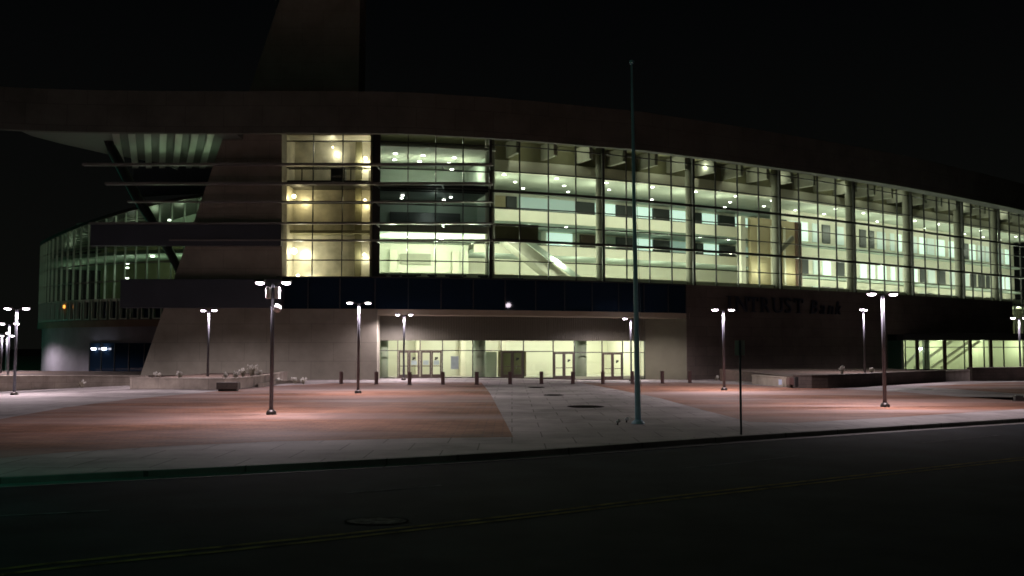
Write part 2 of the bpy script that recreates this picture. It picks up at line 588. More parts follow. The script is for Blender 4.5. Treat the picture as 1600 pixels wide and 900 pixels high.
# --- roof: fascia ring, soffit, roof top
RP = [(-40.6, 72.2), (-36, 73.3), (-28, 73.9), (-18, 74.0), (-9.8, 74.1), (-5, 75.0), (-1.5, 75.9), (2.6, 77.3), (6.9, 79.0), (10.7, 80.4), (14.9, 82.8), (20, 85.7), (24.8, 88.7), (33.5, 94.2), (41, 99.4), (49.8, 106.2), (56.6, 111.7), (61.5, 115.8), (75, 128), (95, 150)]
rc = Curve(RP, 6)
ZR0, ZR1 = 19.3, 22.6
back = [(-39.5, 73.6), (-38.4, 76.6), (-37.4, 79.6), (-35.4, 84), (-32, 89), (-26, 93), (0, 135), (60, 190), (110, 190)]
bm = B()
ribbon(bm, rc, 0, rc.len, 0, 0.5, ZR0, ZR1, step=2)
obj('roof_fascia', bm, 'fascia', arena)
bm = B()
poly = [(q.x, q.y) for q in [rc.at(rc.len * i / 60, 0.6) for i in range(61)]] + list(reversed(back))
prism_xy(bm, poly, 21.5, ZR1 - 0.25)
obj('roof_slab', bm, 'fascia', arena)
# soffit strip between fascia and glass
bm = B()
n = 60
prev = None
for i in range(n + 1):
    q = rc.at(rc.len * i / n, 0.55)
    r2 = rc.at(rc.len * i / n, 5.2)
    r = [bm.verts.new((q.x, q.y, ZR0 + 0.05)), bm.verts.new((r2.x, r2.y, 20.45))]
    if prev:
        bm.faces.new((prev[0], r[0], r[1], prev[1]))
    prev = r
obj('eave_soffit', bm, 'eave', arena)
# corrugated metal soffit at left, with deep ribs running back
bm = B()
for k in range(4, 11):
    x = -36.4 + k * 1.25
    y1_ = 77.5 if k < 2 else (84.0 if k < 4 else 89.0)
    dx = -0.37
    w_ = 0.55
    y0_ = 74.5
    za, zb_ = ZR0 + 0.02, ZR0 + 0.3
    hexa(bm, [(x, y0_, za), (x + w_, y0_, za), (x + w_ + dx * (y1_ - y0_), y1_, za), (x + dx * (y1_ - y0_), y1_, za), (x, y0_, zb_), (x + w_, y0_, zb_), (x + w_ + dx * (y1_ - y0_), y1_, zb_), (x + dx * (y1_ - y0_), y1_, zb_)])
obj('soffit_ribs', bm, 'soffit_metal', arena)
bm = B()
prism_xy(bm, [(-38.6, 73.6), (-22, 74.5), (-22, 93), (-26, 92.6), (-32, 88.6), (-35.6, 83.6), (-37.6, 79.4), (-38.6, 76.4)], ZR0 + 0.28, 21.49)
obj('metal_soffit', bm, 'soffit_base', arena)

# --- fin tower: concrete blade through the roof
p = [W(218, 593, 77.6), W(352, 205, 77.6), W(440.5, 205, 77.6), W(440.5, 484, 77.6), W(589, 484, 77.6), W(589, 597, 77.6)]
bm = B()
poly = [(q.x, q.z) for q in p]
poly[0] = (poly[0][0] - 0.25, -0.6); poly[5] = (poly[5][0], -0.6)
# lower wide wall and upper blade as one clean prism
prism_xz(bm, [poly[0], poly[1], (poly[2][0], poly[1][1]), (poly[3][0], 5.72), (poly[4][0], 5.72), poly[5]], 77.6, 79.3)
obj('concrete_blade_wall', bm, 'precast', arena)
p = [W(396, 138, 81), W(450, -40, 81), W(563, -40, 81), W(560, 138, 81)]
bm = B()
prism_xz(bm, [(p[0].x - 1.2, p[0].z - 3), (p[1].x, p[1].z), (p[2].x, p[2].z), (p[3].x, p[3].z - 3)], 81, 84.5)
obj('tower_fin', bm, 'precast', arena)
bm = B()
q = W(431, -30, 81.5); q2 = W(431, 40, 81.5)
tube(bm, [(q2.x, 81.5, q2.z - 6), (q.x, 81.5, q.z + 4)], 0.06, 6)
obj('roof_mast', bm, 'pole_grey', arena)

# --- horizontal sunshade bars projecting to the left
for (x0, y, x1, h, dd) in ((130, 257, 770, 0.20, 76.9), (165, 287, 770, 0.20, 76.9), (200, 315.5, 770, 0.12, 76.9), (140, 349, 770, 0.14, 76.9), (265, 375.5, 770, 0.14, 76.9)):
    a = W(x0, y, dd); b = W(x1, y, dd)
    bm = B()
    box(bm, a.x, b.x, dd - 0.2, dd + 0.28, a.z - h / 2, a.z + h / 2)
    obj('sunshade_bar', bm, 'alu', arena, bevel=0.02)
# brackets that tie the bars to the wall
for px in (262, 350, 440, 587, 690, 765):
    a = W(px, 255, 77.2)
    for y in (257, 287, 315.5, 349, 375.5):
        if px < 300 and y > 260:
            continue
        b = W(px, y, 77.2)
        bm = B()
        box(bm, b.x - 0.05, b.x + 0.05, 77.185, 77.6 if 300 < px < 441 else 79.5, b.z - 0.05, b.z + 0.05)
        obj('sunshade_bracket', bm, 'alu_dark', arena)
a = W(143, 351, 77.0); b = W(440, 384, 77.0)
bm = B()
box(bm, a.x, b.x, 76.75, 77.55, b.z, a.z)
obj('cantilever_box', bm, 'band_grey', arena, bevel=0.03)
a = W(189, 436, 76.6); b = W(440.5, 481, 76.6)
bm = B()
box(bm, a.x, b.x - 0.05, 76.5, 77.55, b.z, a.z)
obj('cantilever_box', bm, 'band_grey', arena, bevel=0.03)
for px in (215,):
    pass

# --- blue black spandrel glass band over the entrance, one pane each
S_BAND1 = fc.find_px(1051)
nb = []
pan = 2.66
t = S_ST1 + 0.0
tt = [S_ST0 - 0.0, S_ST0 + (S_ST1 - S_ST0) / 3, S_ST0 + 2 * (S_ST1 - S_ST0) / 3]
while t < S_BAND1 - 1.0:
    tt.append(t)
    t += 2.62
tt.append(S_BAND1)
for a, b in zip(tt, tt[1:]):
    bm = B()
    ribbon(bm, fc, a + 0.045, b - 0.045, -1.9, -0.3, 5.72, ZG0 - 0.05, step=3)
    obj('spandrel_pane', bm, 'spandrel', arena)
for a in tt:
    bm = B()
    ribbon(bm, fc, a - 0.04, a + 0.04, -1.95, -0.35, 5.7, ZG0 - 0.03, step=9)
    obj('spandrel_mullion', bm, 'alu_dark', arena)
bm = B()
ribbon(bm, fc, S_ST0, S_BAND1 - 0.05, -2.0, 0.3, ZG0 - 0.02, ZG0 + 0.06, step=2)
obj('sill_rail', bm, 'alu_dark', arena)
# tan lip and soffit of the entrance recess
S_REC0 = fc.find_px(590)
bm = B()
ribbon(bm, fc, S_REC0, fc.find_px(1056), -1.95, 3.4, 5.25, 5.70, step=2)
obj('entrance_soffit', bm, 'soffit_tan', arena)

# --- entrance recess: header, glazing, doors
gc = fc
OFFE = 1.2
S_G0 = gc.find_px(592); S_G1 = gc.find_px(1006)
gp = [592, 622, 657, 692, 739, 783, 818, 864, 897, 940, 972, 1006]
def s_at(px, off):
    k = (px - 800) / F / math.cos(PITCH)
    lo = min(range(1600), key=lambda i: abs((lambda q: q.x - k * q.y)(gc.at(5 + 45 * i / 1600, off))))
    return 5 + 45 * lo / 1600
gs = [s_at(p, OFFE) for p in gp]
def zg(t):
    q = gc.at(t, OFFE)
    return gz(q.x, q.y)
def zt(t, y):       # height of the pixel row y at that place
    q = gc.at(t, OFFE)
    return CAMZ + ray(800, y)[1] * q.y
bm = B()
n = int((gs[-1] - gs[0]) / 0.22)
for i in range(n):        # vertical corrugation as real ribs
    a = gs[0] - 0.4 + (gs[-1] - gs[0] + 0.4) * i / n
    ribbon(bm, gc, a, a + 0.13, OFFE - 0.28, OFFE - 0.2, 3.2, 5.25, step=9)
obj('header_ribs', bm, 'header', arena)
bm = B()
ribbon(bm, gc, gs[0] - 0.4, gs[-1] + 0.05, OFFE - 0.2, OFFE + 0.3, 3.18, 5.25, step=2)
obj('header_panel', bm, 'header', arena)
doorset = {(1, 2), (2, 3), (5, 6), (7, 8), (9, 10)}
for i in range(len(gp) - 1):
    a, b = gs[i], gs[i + 1]
    z0 = zg((a + b) / 2)
    isd = (i, i + 1) in doorset
    zt1 = 2.33 + z0 * 0.6
    bm = B()
    sheet(bm, gc, a, b, OFFE, zt1 if isd else z0, 3.2, step=3)
    w_ = obj('shopfront_pane', bm, 'glass_door', arena)
    bm = B()
    post(bm, gc, a, OFFE, 0.07, 0.12, z0 - 0.3, 3.2)
    if i == len(gp) - 2:
        post(bm, gc, b, OFFE, 0.07, 0.12, z0 - 0.3, 3.2)
    ribbon(bm, gc, a + 0.04, b - 0.04, OFFE - 0.05, OFFE + 0.05, zt1 - 0.03, zt1 + 0.04, step=3)
    ribbon(bm, gc, a + 0.04, b - 0.04, OFFE - 0.05, OFFE + 0.05, z0 - 0.3, z0 + 0.08, step=3)
    obj('frame', bm, 'alu_dark' if not isd else 'door_bronze', w_)
    if isd:
        for k in range(2):
            d0 = a + 0.06 + (b - a - 0.12) * k / 2 + 0.01
            d1 = a + 0.06 + (b - a - 0.12) * (k + 1) / 2 - 0.01
            bm = B()
            zb = z0 + 0.085
            ribbon(bm, gc, d0, d0 + 0.13, OFFE - 0.04, OFFE + 0.03, zb, zt1 - 0.035, step=9)
            ribbon(bm, gc, d1 - 0.13, d1, OFFE - 0.04, OFFE + 0.03, zb, zt1 - 0.035, step=9)
            ribbon(bm, gc, d0 + 0.131, d1 - 0.131, OFFE - 0.04, OFFE + 0.03, zb, zb + 0.24, step=9)
            ribbon(bm, gc, d0 + 0.131, d1 - 0.131, OFFE - 0.04, OFFE + 0.03, zt1 - 0.18, zt1 - 0.036, step=9)
            dr = obj('door', bm, 'door_bronze', arena)
            bm = B()
            sheet(bm, gc, d0 + 0.13, d1 - 0.13, OFFE, zb + 0.24, zt1 - 0.18, step=9)
            obj('door_glass', bm, 'glass_door' if i != 5 else 'glass_drum', dr)
            bm = B()
            ribbon(bm, gc, d0 + 0.14, d1 - 0.14, OFFE - 0.12, OFFE - 0.08, z0 + 1.0, z0 + 1.06, step=9)
            obj('push_bar', bm, 'door_bronze', dr)
            if (i, k) in ((1, 1), (2, 1), (5, 1), (7, 1), (9, 1)):
                bm = B()
                m_ = (d0 + d1) / 2
                ribbon(bm, gc, m_ - 0.14, m_ + 0.12, OFFE - 0.03, OFFE - 0.02, z0 + 1.62, z0 + 1.78, step=9)
                ribbon(bm, gc, m_ - 0.17, m_ + 0.0, OFFE - 0.03, OFFE - 0.02, z0 + 1.54, z0 + 1.617, step=9)
                obj('door_decal', bm, 'black', dr)
            if (i, k) in ((1, 1), (2, 0), (2, 1)):
                bm = B()
                m_ = (d0 + d1) / 2
                ribbon(bm, gc, m_ - 0.24, m_ + 0.24, OFFE + 0.05, OFFE + 0.06, z0 + 1.12, z0 + 1.5, step=9)
                obj('door_notice', bm, 'poster', dr)
bm = B()
t = s_at(711, OFFE + 0.3)
ribbon(bm, gc, t - 0.34, t + 0.34, OFFE + 0.25, OFFE + 0.28, 0.75, 1.85, step=9)
tag(obj('window_poster', bm, 'poster'), 'pale blue poster in the window right of the four leaf doors', 'poster')
# recess side walls
qa = gc.at(gs[0] - 0.02, OFFE); qb = gc.at(gs[-1] + 0.05, OFFE)
bm = B()
qc = fc.at(S_BAND1 - 0.01, -1.94); qd = fc.at(S_BAND1 - 0.01, 1.6)
prism_xy(bm, [(qb.x + 0.05, qb.y + 0.2), (qb.x, qb.y - 0.35), (qc.x, qc.y), (qd.x, qd.y)], -0.8, 5.245)
obj('splayed_entrance_wall', bm, 'splay', arena)
bm = B()
prism_xy(bm, [(qa.x - 0.15, qa.y + 0.3), (-10.9, 79.35), (-11.0, 77.72), (-11.4, 77.72), (-11.6, 81.5)], -0.6, 5.25)
obj('entrance_side_wall', bm, 'splay', arena)

# lobby inside the doors
bm = B()
ribbon(bm, gc, gs[0] - 0.3, gs[-1] + 0.3, OFFE + 0.12, OFFE + 8, -0.9, -0.02 - 0.34 * 0, step=3)
obj('lobby_floor', bm, 'floor_in', arena)
bm = B()
ribbon(bm, gc, gs[0] - 1, gs[-1] + 1, OFFE + 6.5, OFFE + 6.8, -0.5, 5.0, step=3)
obj('lobby_back_wall', bm, 'white_wall', arena)
bm = B()
ribbon(bm, gc, gs[0] - 1, gs[-1] + 1, OFFE + 0.35, OFFE + 7, 3.5, 3.7, step=3)
obj('lobby_ceiling', bm, 'white_wall', arena)
for s_ in (gs[0] - 0.6, gs[-1] + 0.3):
    bm = B()
    ribbon(bm, gc, s_, s_ + 0.25, OFFE + 0.1, OFFE + 6.8, -0.5, 3.6, step=9)
    obj('lobby_side_wall', bm, 'white_wall', arena)
for px, wd in ((601, .35), (749, .55), (906, .6)):
    t = s_at(px, OFFE + 1.3)
    q = gc.at(t, OFFE + 1.3)
    bm = B()
    tube(bm, [(q.x, q.y, -0.5), (q.x, q.y, 3.5)], wd, 20)
    obj('lobby_column', bm, 'green_grey', arena, smooth=True)
t0 = s_at(757, OFFE + 3); t1 = s_at(776, OFFE + 3)
bm = B(); ribbon(bm, gc, t0, t1, OFFE + 3, OFFE + 3.3, -0.4, 2.2); obj('lobby_kiosk', bm, 'green_grey', arena)
t0 = s_at(783, OFFE + 3); t1 = s_at(819, OFFE + 3)
bm = B(); ribbon(bm, gc, t0 - .2, t1 + .2, OFFE + 3, OFFE + 3.3, -0.4, 2.25); obj('inner_doorway', bm, 'olive', arena)
t0 = s_at(700, OFFE + 4.6)
for k in range(3):
    bm = B(); ribbon(bm, gc, t0 - 3 + k * 4.6, t0 - 2.5 + k * 4.6, OFFE + 5.6, OFFE + 6.4, -0.4, 3.5); obj('lobby_pier', bm, 'cream', arena)
for i in range(7):
    t = gs[0] + (gs[-1] - gs[0]) * (i + 0.5) / 7
    q = gc.at(t, OFFE + 3.3)
    light('lobby_light', 'POINT', (q.x, q.y, 2.9), 225, (1.0, 1.0, 0.90), 0.15, arena)

# --- curtain wall bays
def bay(s0, s1, npan, zlo=ZG0, zhi=ZG1, levels=LV, gm='glass', beams=(16.0, 11.75), mw=0.075):
    bm = B()
    sheet(bm, fc, s0, s1, 0.0, zlo, zhi, step=(s1 - s0) / npan / 2)
    g = obj('glass_bay', bm, gm, arena)
    bm = B()
    for i in range(npan + 1):
        if i == npan:
            continue
        t = s0 + (s1 - s0) * i / npan
        post(bm, fc, t, -0.04, mw, 0.16, zlo, zhi)
    obj('mullions', bm, 'alu_dark', g)
    bm = B()
    for z in levels:
        h = 0.045 if z not in beams else 0.11
        ribbon(bm, fc, s0, s1, -0.10 if z not in beams else -0.25, 0.03, z - h, z + h, step=1.3)
    obj('transoms', bm, 'alu_dark', g)
    return g
LVL = [19.85, 17.6, 16.1, 14.6, 13.0, 11.45, 9.85]
bay(S_ST0, S_ST1 - 0.3, 3, levels=LVL, gm='glass_stair', beams=())
bay(S_ST1 + 0.3, S_COL[0], 4, levels=LVL, beams=())
for a, b in zip(S_COL[:-1], S_COL[1:]):
    lo = ZG0
    bay(a, b, 4, zlo=lo)
# dark pier between stair and hall
bm = B()
ribbon(bm, fc, S_ST1 - 0.28, S_ST1 + 0.28, -0.25, 1.2, ZG0, ZG1, step=9)
obj('pier', bm, 'steel_dark', arena)
# round columns behind the glass
for i, t in enumerate(S_COL):
    q = fc.at(t + 0.25 + 0.4 * ss(t, 20, 70), 0.85)
    bm = B()
    tube(bm, [(q.x, q.y, 5.5), (q.x, q.y, ZG1)], 0.42, 20)
    obj('column', bm, 'col_conc', arena, smooth=True)
    bm = B()
    ribbon(bm, fc, t - 0.11, t + 0.11, -0.26, -0.1, ZG0, ZG1, step=9)
    obj('column_cover', bm, 'steel_dark', arena)

# --- right hand dark stone wall with the letters
def find_off(px, off, lo, hi):
    k = (px - 800) / F / math.cos(PITCH)
    return min((lo + (hi - lo) * i / 2000 for i in range(2001)), key=lambda t_: abs((lambda q: q.x - k * q.y)(fc.at(t_, off))))
S_RW0 = S_BAND1
S_RW1 = find_off(1581, -1.95, 60, 110)
bm = B()
S_RWM = find_off(1413, -1.95, 30, 70)
ribbon(bm, fc, S_RW0, S_RWM, -1.95, 0.35, -0.9, ZG0 + 0.02, step=1.5)
ribbon(bm, fc, S_RWM, S_RW1, -1.95, 0.35, 4.0, ZG0 + 0.02, step=1.5)
obj('dark_stone_wall', bm, 'darkstone', arena)

# low glazing beyond the end of the stone wall
bm = B(); sheet(bm, fc, S_RW1 + 0.02, S_END, 0.0, 4.2, ZG0, step=2)
gl = obj('low_glass_bay', bm, 'glass', arena)
t = S_RW1 + 0.1
while t < S_RW1 + 14:
    bm = B(); post(bm, fc, t, -0.04, 0.08, 0.16, 4.2, ZG0); t += 2.4
    obj('mullion', bm, 'alu_dark', gl)
bm = B(); ribbon(bm, fc, S_RW1, S_END, 5.0, 5.3, 3.0, ZG0 - 0.45, step=3); obj('low_back_wall', bm, 'cream', arena)
bm = B(); ribbon(bm, fc, S_RW1, S_END, 0.1, 5.0, 3.8, 4.15, step=3); obj('low_floor', bm, 'floor_in', arena)
for k in range(3):
    q = fc.at(S_RW1 + 2 + k * 5, 2.4)
    light('hall_light', 'POINT', (q.x, q.y, 7.2), 190, (0.9, 1.0, 0.65), 0.12, arena)

# letters
def glyph(ch, size, shear=0.0, serif=True):
    cu = bpy.data.curves.new('t', 'FONT')
    cu.body = ch
    cu.size = size
    cu.extrude = 0.09
    cu.shear = shear
    cu.offset = -0.012 if serif else -0.005
    o = bpy.data.objects.new('t', cu)
    COL.objects.link(o)
    dg = bpy.context.evaluated_depsgraph_get()
    me = bpy.data.meshes.new_from_object(o.evaluated_get(dg))
    bpy.data.objects.remove(o)
    return me
letters = thing('x', 'x', 'x')
bpy.data.objects.remove(letters)
sign = bpy.data.objects.new('wall_sign', None)
COL.objects.link(sign); sign.parent = arena
S_L0 = find_off(1136, -2.1, 20, 60)
adv = {'I': 0.80, 'N': 1.42, 'T': 1.25, 'R': 1.35, 'U': 1.38, 'S': 1.15, 'B': 1.25, 'a': 1.0, 'n': 1.0, 'k': 0.95, ' ': 0.55}
scl = 1.20
t = S_L0
txt = 'INTRUST Bank'
for i, ch in enumerate(txt):
    if ch == ' ':
        t += adv[' '] * scl; continue
    caps = i < 7
    me = glyph(ch, 2.15 if caps else 1.95, 0.0 if caps else 0.28, caps)
    xs_ = [v_.co.x for v_ in me.vertices]; ys_ = [v_.co.y for v_ in me.vertices]
    bm = B(); bm.from_mesh(me)
    wdt = max(xs_) - min(xs_); hgt = max(ys_)
    if caps:
        x0_, x1_ = min(xs_), max(xs_)
        def ser(cx, y, w2=0.24):
            box(bm, cx - w2, cx + w2, y - 0.035, y + 0.035, -0.095, 0.095)
        if ch in 'I': ser((x0_ + x1_) / 2, 0.04, 0.32); ser((x0_ + x1_) / 2, hgt - 0.04, 0.32)
        if ch == 'N': ser(x0_ + .08, 0.04); ser(x0_ + .04, hgt - 0.04); ser(x1_ - .08, hgt - 0.04)
        if ch == 'T':
            ser((x0_ + x1_) / 2, 0.04, 0.32)
            box(bm, x0_ - .03, x0_ + .07, hgt - 0.42, hgt - 0.08, -0.095, 0.095); box(bm, x1_ - .07, x1_ + .03, hgt - 0.42, hgt - 0.08, -0.095, 0.095)
        if ch == 'R': ser(x0_ + .08, 0.04); ser(x1_ - .1, 0.04, .18); ser(x0_ + .02, hgt - 0.04, .14)
        if ch == 'U': ser(x0_ + .08, hgt - 0.04); ser(x1_ - .08, hgt - 0.04)
    me2 = bpy.data.meshes.new('letter')
    bm.to_mesh(me2); bm.free()
    me2.materials.clear(); me2.materials.append(MATS['letters'])
    o = bpy.data.objects.new('letter', me2)
    COL.objects.link(o); o.parent = sign
    q = fc.at(t, -2.12); q2 = fc.at(t + 1.0, -2.12)
    ang = math.atan2(q2.y - q.y, q2.x - q.x)
    o.location = (q.x, q.y, 5.95)
    o.rotation_euler = (R(90), 0, ang)
    t += adv[ch] * scl

# --- right hand lobby: canopy, red brown posts, glass, stairs inside
a = W(1412, 530, 106); D0 = 107.5
X0 = W(1414, 530, D0).x; X1 = X0 + 26
bm = B()
prism_xy(bm, [(X0 - 1.0, D0 - 2.0), (X0 - 1.6, D0 - 1.6), (X0 - 1.6, D0 + 3), (X1, D0 + 30), (X1, D0 - 2.0)], 3.35, 4.1)
obj('canopy', bm, 'steel_dark', arena, bevel=0.05)
bm = B()
for i in range(11):
    x = X0 + i * 2.2
    if i < 10:
        pass
    box(bm, x - 0.05, x + 0.05, D0 - 0.08, D0 + 0.08, -0.3, 3.35)
box(bm, X0, X1 - 2, D0 - 0.06, D0 + 0.06, 2.55, 2.63)
box(bm, X0, X1 - 2, D0 - 0.07, D0 + 0.07, -0.3, 0.15)
obj('lobby_window_frame', bm, 'alu_dark', arena)
for i in range(10):
    x = X0 + i * 2.2
    bm = B(); bm.faces.new([bm.verts.new(q_) for q_ in ((x + .05, D0, 0.15), (x + 2.15, D0, 0.15), (x + 2.15, D0, 3.35), (x + .05, D0, 3.35))])
    obj('lobby_pane', bm, 'glass', arena)
for px in (1433, 1476, 1516, 1548):
    x = W(px, 550, D0 - 1.2).x
    bm = B(); box(bm, x - 0.16, x + 0.16, D0 - 1.36, D0 - 1.04, -0.3, 3.35)
    obj('canopy_post', bm, 'redbrown', arena, bevel=0.03)
x = W(1448, 550, D0 + 1.0).x
bm = B(); tube(bm, [(x, D0 + 1.2, -0.3), (x, D0 + 1.2, 3.35)], 0.38, 20)
obj('lobby_column', bm, 'green_grey', arena, smooth=True)
bm = B(); box(bm, X0 - 0.5, X1, D0 + 6.5, D0 + 6.8, -0.3, 3.4); obj('lobby_back_wall', bm, 'white_wall', arena)
bm = B(); box(bm, X0 - 0.5, X0 - 0.2, D0 - 0.1, D0 + 6.8, -0.3, 3.4); obj('lobby_side_wall', bm, 'green_grey', arena)
bm = B(); box(bm, X0 - 0.5, X1, D0 + 0.1, D0 + 6.5, -0.3, 0.1); obj('lobby_floor', bm, 'floor_in', arena)
bm = B()   # sloping stair strings seen through the panes
for (xa, xb, off) in ((0.3, 3.6, 2.0), (2.0, 6.4, 2.6), (4.2, 8.8, 3.2), (5.6, 10.2, 3.8)):
    beam(bm, (X0 + xa, D0 + off, 0.2), (X0 + xb, D0 + off, 3.3), 0.12, 0.28)
obj('stair_strings', bm, 'cream', arena)
for i in range(24):
    pass
for i, (xx, e) in enumerate(((1.2, 150), (6, 150), (11, 170), (16, 170), (21, 150))):
    light('lobby_light', 'POINT', (X0 + xx, D0 + 4.9, 2.7), e, (0.88, 1.0, 0.62), 0.12, arena)
for xx in (0.7, 4.5, 9):
    light('lobby_light', 'POINT', (X0 + xx, D0 + 0.9, 3.0), 45, (0.9, 1.0, 0.65), 0.1, arena)
bm = B(); box(bm, X0 + 2.0, X0 + 2.8, D0 + 1.6, D0 + 1.75, 2.35, 2.6); obj('lobby_lamp', bm, 'cool_glow', arena)

# --- interior floors, ceilings, back walls of the hall
S0 = S_ST1 + 0.35; S1 = S_COL[0] + 0.6; S2 = S_END
bm = B(); ribbon(bm, fc, S0, S2, 0.12, 22, ZG0 - 0.4, ZG0 - 0.02, step=3); obj('concourse_floor', bm, 'floor_in', arena)
bm = B(); ribbon(bm, fc, S0, S2, 14.0, 14.3, ZG0, 20.9, step=3); obj('concourse_back_wall', bm, 'cream', arena)
bm = B(); ribbon(bm, fc, S0, S2, 0.12, 14, 21.1, 21.25, step=3); obj('high_ceiling', bm, 'olive', arena)
# left block: three storeys
bm = B(); ribbon(bm, fc, S0, S1, 0.15, 12, 19.55, 19.75, step=3); obj('upper_ceiling', bm, 'ceiling_grey', arena)
bm = B(); ribbon(bm, fc, S0, S1 - 0.6, 0.9, 12, 15.85, 16.45, step=3); obj('upper_floor', bm, 'room_dark', arena)
bm = B(); ribbon(bm, fc, S0, S1 - 0.6, 0.5, 0.89, 15.95, 16.5, step=3); obj('floor_edge', bm, 'black', arena)
bm = B(); ribbon(bm, fc, S0, S1, 10.5, 10.8, 16.5, 19.5, step=3); obj('upper_back_wall', bm, 'green_grey', arena)
bm = B(); ribbon(bm, fc, S0, S1, 0.6, 12, 12.35, 12.95, step=3); obj('middle_floor', bm, 'green_grey', arena)
bm = B(); ribbon(bm, fc, S0, S1, 6.0, 6.3, 12.95, 15.8, step=3); obj('middle_back_wall', bm, 'green_grey', arena)
bm = B(); ribbon(bm, fc, S0 + 1.0, S1 - 2.0, 5.7, 5.95, 13.0, 14.75, step=3); obj('dark_window', bm, 'room_dark', arena)
bm = B(); ribbon(bm, fc, S0 + 0.9, S1 - 1.9, 5.62, 5.69, 12.96, 13.12, step=3); obj('red_skirting', bm, 'redbrown', arena)
bm = B(); ribbon(bm, fc, S0, S1, 9.5, 9.8, ZG0, 12.3, step=3); obj('concourse_wall', bm, 'white_wall', arena)
bm = B(); ribbon(bm, fc, S1 - 0.1, S1 + 0.1, 1.4, 10.4, 12.95, 19.5, step=9); obj('block_side_wall', bm, 'green_grey', arena)
bm = B(); ribbon(bm, fc, S0 - .2, S0, 0.3, 14, ZG0, 20.6, step=9); obj('party_wall', bm, 'green_grey', arena)
t = fc.find_px(647)
bm = B(); ribbon(bm, fc, t - 1.6 + 1, t + 1.6 + 1, 9.2, 9.4, 10.35, 11.35, step=3); obj('hanging_board', bm, 'col_conc', arena)
for px in (597, 745):
    t = fc.find_px(px) + (1.3 if px < 600 else 0)
    bm = B(); ribbon(bm, fc, t - .4, t + .4, 8.9, 9.4, ZG0, 11.6, step=9); obj('wall_pilaster', bm, 'cream', arena)
# curved hall balconies, then a closer gallery wall at the right
S_RT = fc.find_px(1292)
S2B = S_RT + 1.0
bm = B(); ribbon(bm, fc, S_RT + 1.2, S2, 8.0, 8.3, ZG0, 18.28, step=2); obj('gallery_wall', bm, 'cream', arena)
for z in (14.2, 10.5):
    bm = B(); ribbon(bm, fc, S_RT + 1.2, S2, 7.0, 7.99, z, z + 0.3, step=2); obj('gallery_ledge', bm, 'green_grey', arena)
for (zp0, zp1, zs) in ((14.6, 15.7, 14.6), (11.5, 12.4, 11.5)):
    bm = B(); ribbon(bm, fc, S1 + 0.2, S2B, 8.0, 8.3, zp0, zp1, step=2); obj('balcony_parapet', bm, 'cream', arena)
    bm = B(); ribbon(bm, fc, S1 + 0.2, S2B, 8.3, 14.0, zp0 + 0.02, zp0 + 0.35, step=3); obj('balcony_slab', bm, 'green_grey', arena)
    bm = B(); ribbon(bm, fc, S1 + 0.2, S2B, 7.95, 8.03, zp1 + 0.01, zp1 + 0.07, step=3)
    obj('balcony_rail', bm, 'steel_dark', arena)
bm = B(); ribbon(bm, fc, S1 + 0.2, S2, 3.0, 14.0, 18.3, 18.5, step=3); obj('hall_ceiling', bm, 'ceiling_grey', arena)
bm = B(); ribbon(bm, fc, S1 + 0.2, S2, 3.32, 3.6, 19.36, 21.08, step=3); obj('cornice_wall', bm, 'olive', arena)
bm = B(); ribbon(bm, fc, S1 + 0.2, S2, 2.9, 3.2, 18.25, 19.35, step=2); obj('bulkhead', bm, 'cream', arena)
for k in range(26):       # dark beams above the bulkhead
    t = S1 + 2 + k * 3.6
    if t > S2 - 1: break
    bm = B(); ribbon(bm, fc, t, t + 0.35, 0.5, 3.3, 19.6, 21.0, step=9); obj('ceiling_beam', bm, 'col_conc', arena)
# suite windows in two rows, some lit, some dark
rng = random.Random(11)
def suite(t0, t1, z0, z1, m):
    bm = B(); ribbon(bm, fc, t0, t1, 13.7, 13.95, z0, z1, step=3); obj('suite_window', bm, m, arena)
def s14(px):
    k = (px - 800) / F / math.cos(PITCH)
    return min((S1 + (S2 - S1) * i / 1500 for i in range(1500)), key=lambda t: abs((lambda q: q.x - k * q.y)(fc.at(t, 13.7))))
rowA = [(772, 790, 'tan_panel'), (792, 808, 'room_dark'), (812, 900, 'win_mid'), (836, 0, ''), (902, 930, 'room_dark'), (932, 962, 'win_lit'), (964, 990, 'room_dark'), (992, 1020, 'win_lit'), (1022, 1048, 'room_dark'), (1050, 1076, 'win_lit'), (1080, 1098, 'room_dark'), (1100, 1122, 'win_lit'), (1125, 1150, 'room_dark'), (1152, 1175, 'win_lit'), (1177, 1196, 'room_dark'), (1202, 1208, 'win_mid')]
rowA = [r for r in rowA if r[1]]
rowB = [(812, 846, 'green_grey'), (856, 895, 'win_lit'), (908, 930, 'redbrown'), (948, 962, 'green_grey'), (964, 994, 'room_dark'), (996, 1020, 'win_lit'), (1022, 1048, 'room_dark'), (1050, 1078, 'win_mid'), (1090, 1100, 'room_dark'), (1102, 1124, 'win_lit'), (1126, 1150, 'room_dark'), (1155, 1172, 'win_mid'), (1176, 1196, 'room_dark')]
for a_, b_, m in rowA:
    suite(s14(a_), s14(b_), 15.9, 17.95, m)
for a_, b_, m in rowB:
    suite(s14(a_), s14(b_), 12.6, 14.45, m)
t = S_RT + 2.2
while t < S2 - 3:
    wv = rng.uniform(0.9, 2.0)
    for z0, z1 in ((14.9, 17.1), (11.1, 13.0)):
        bm = B(); ribbon(bm, fc, t, t + wv, 7.86, 7.98, z0, z1, step=3)
        obj('gallery_window', bm, rng.choice(['win_lit', 'win_mid', 'room_dark', 'win_mid', 'room_dark', 'win_lit']), arena)
    if rng.random() < .7:
        bm = B(); ribbon(bm, fc, t - .3, t + wv * .8, 7.8, 7.97, 8.5, 9.7, step=3); obj('low_opening', bm, rng.choice(['room_dark', 'olive', 'win_mid']), arena)
    t += wv + rng.uniform(0.35, 1.3)
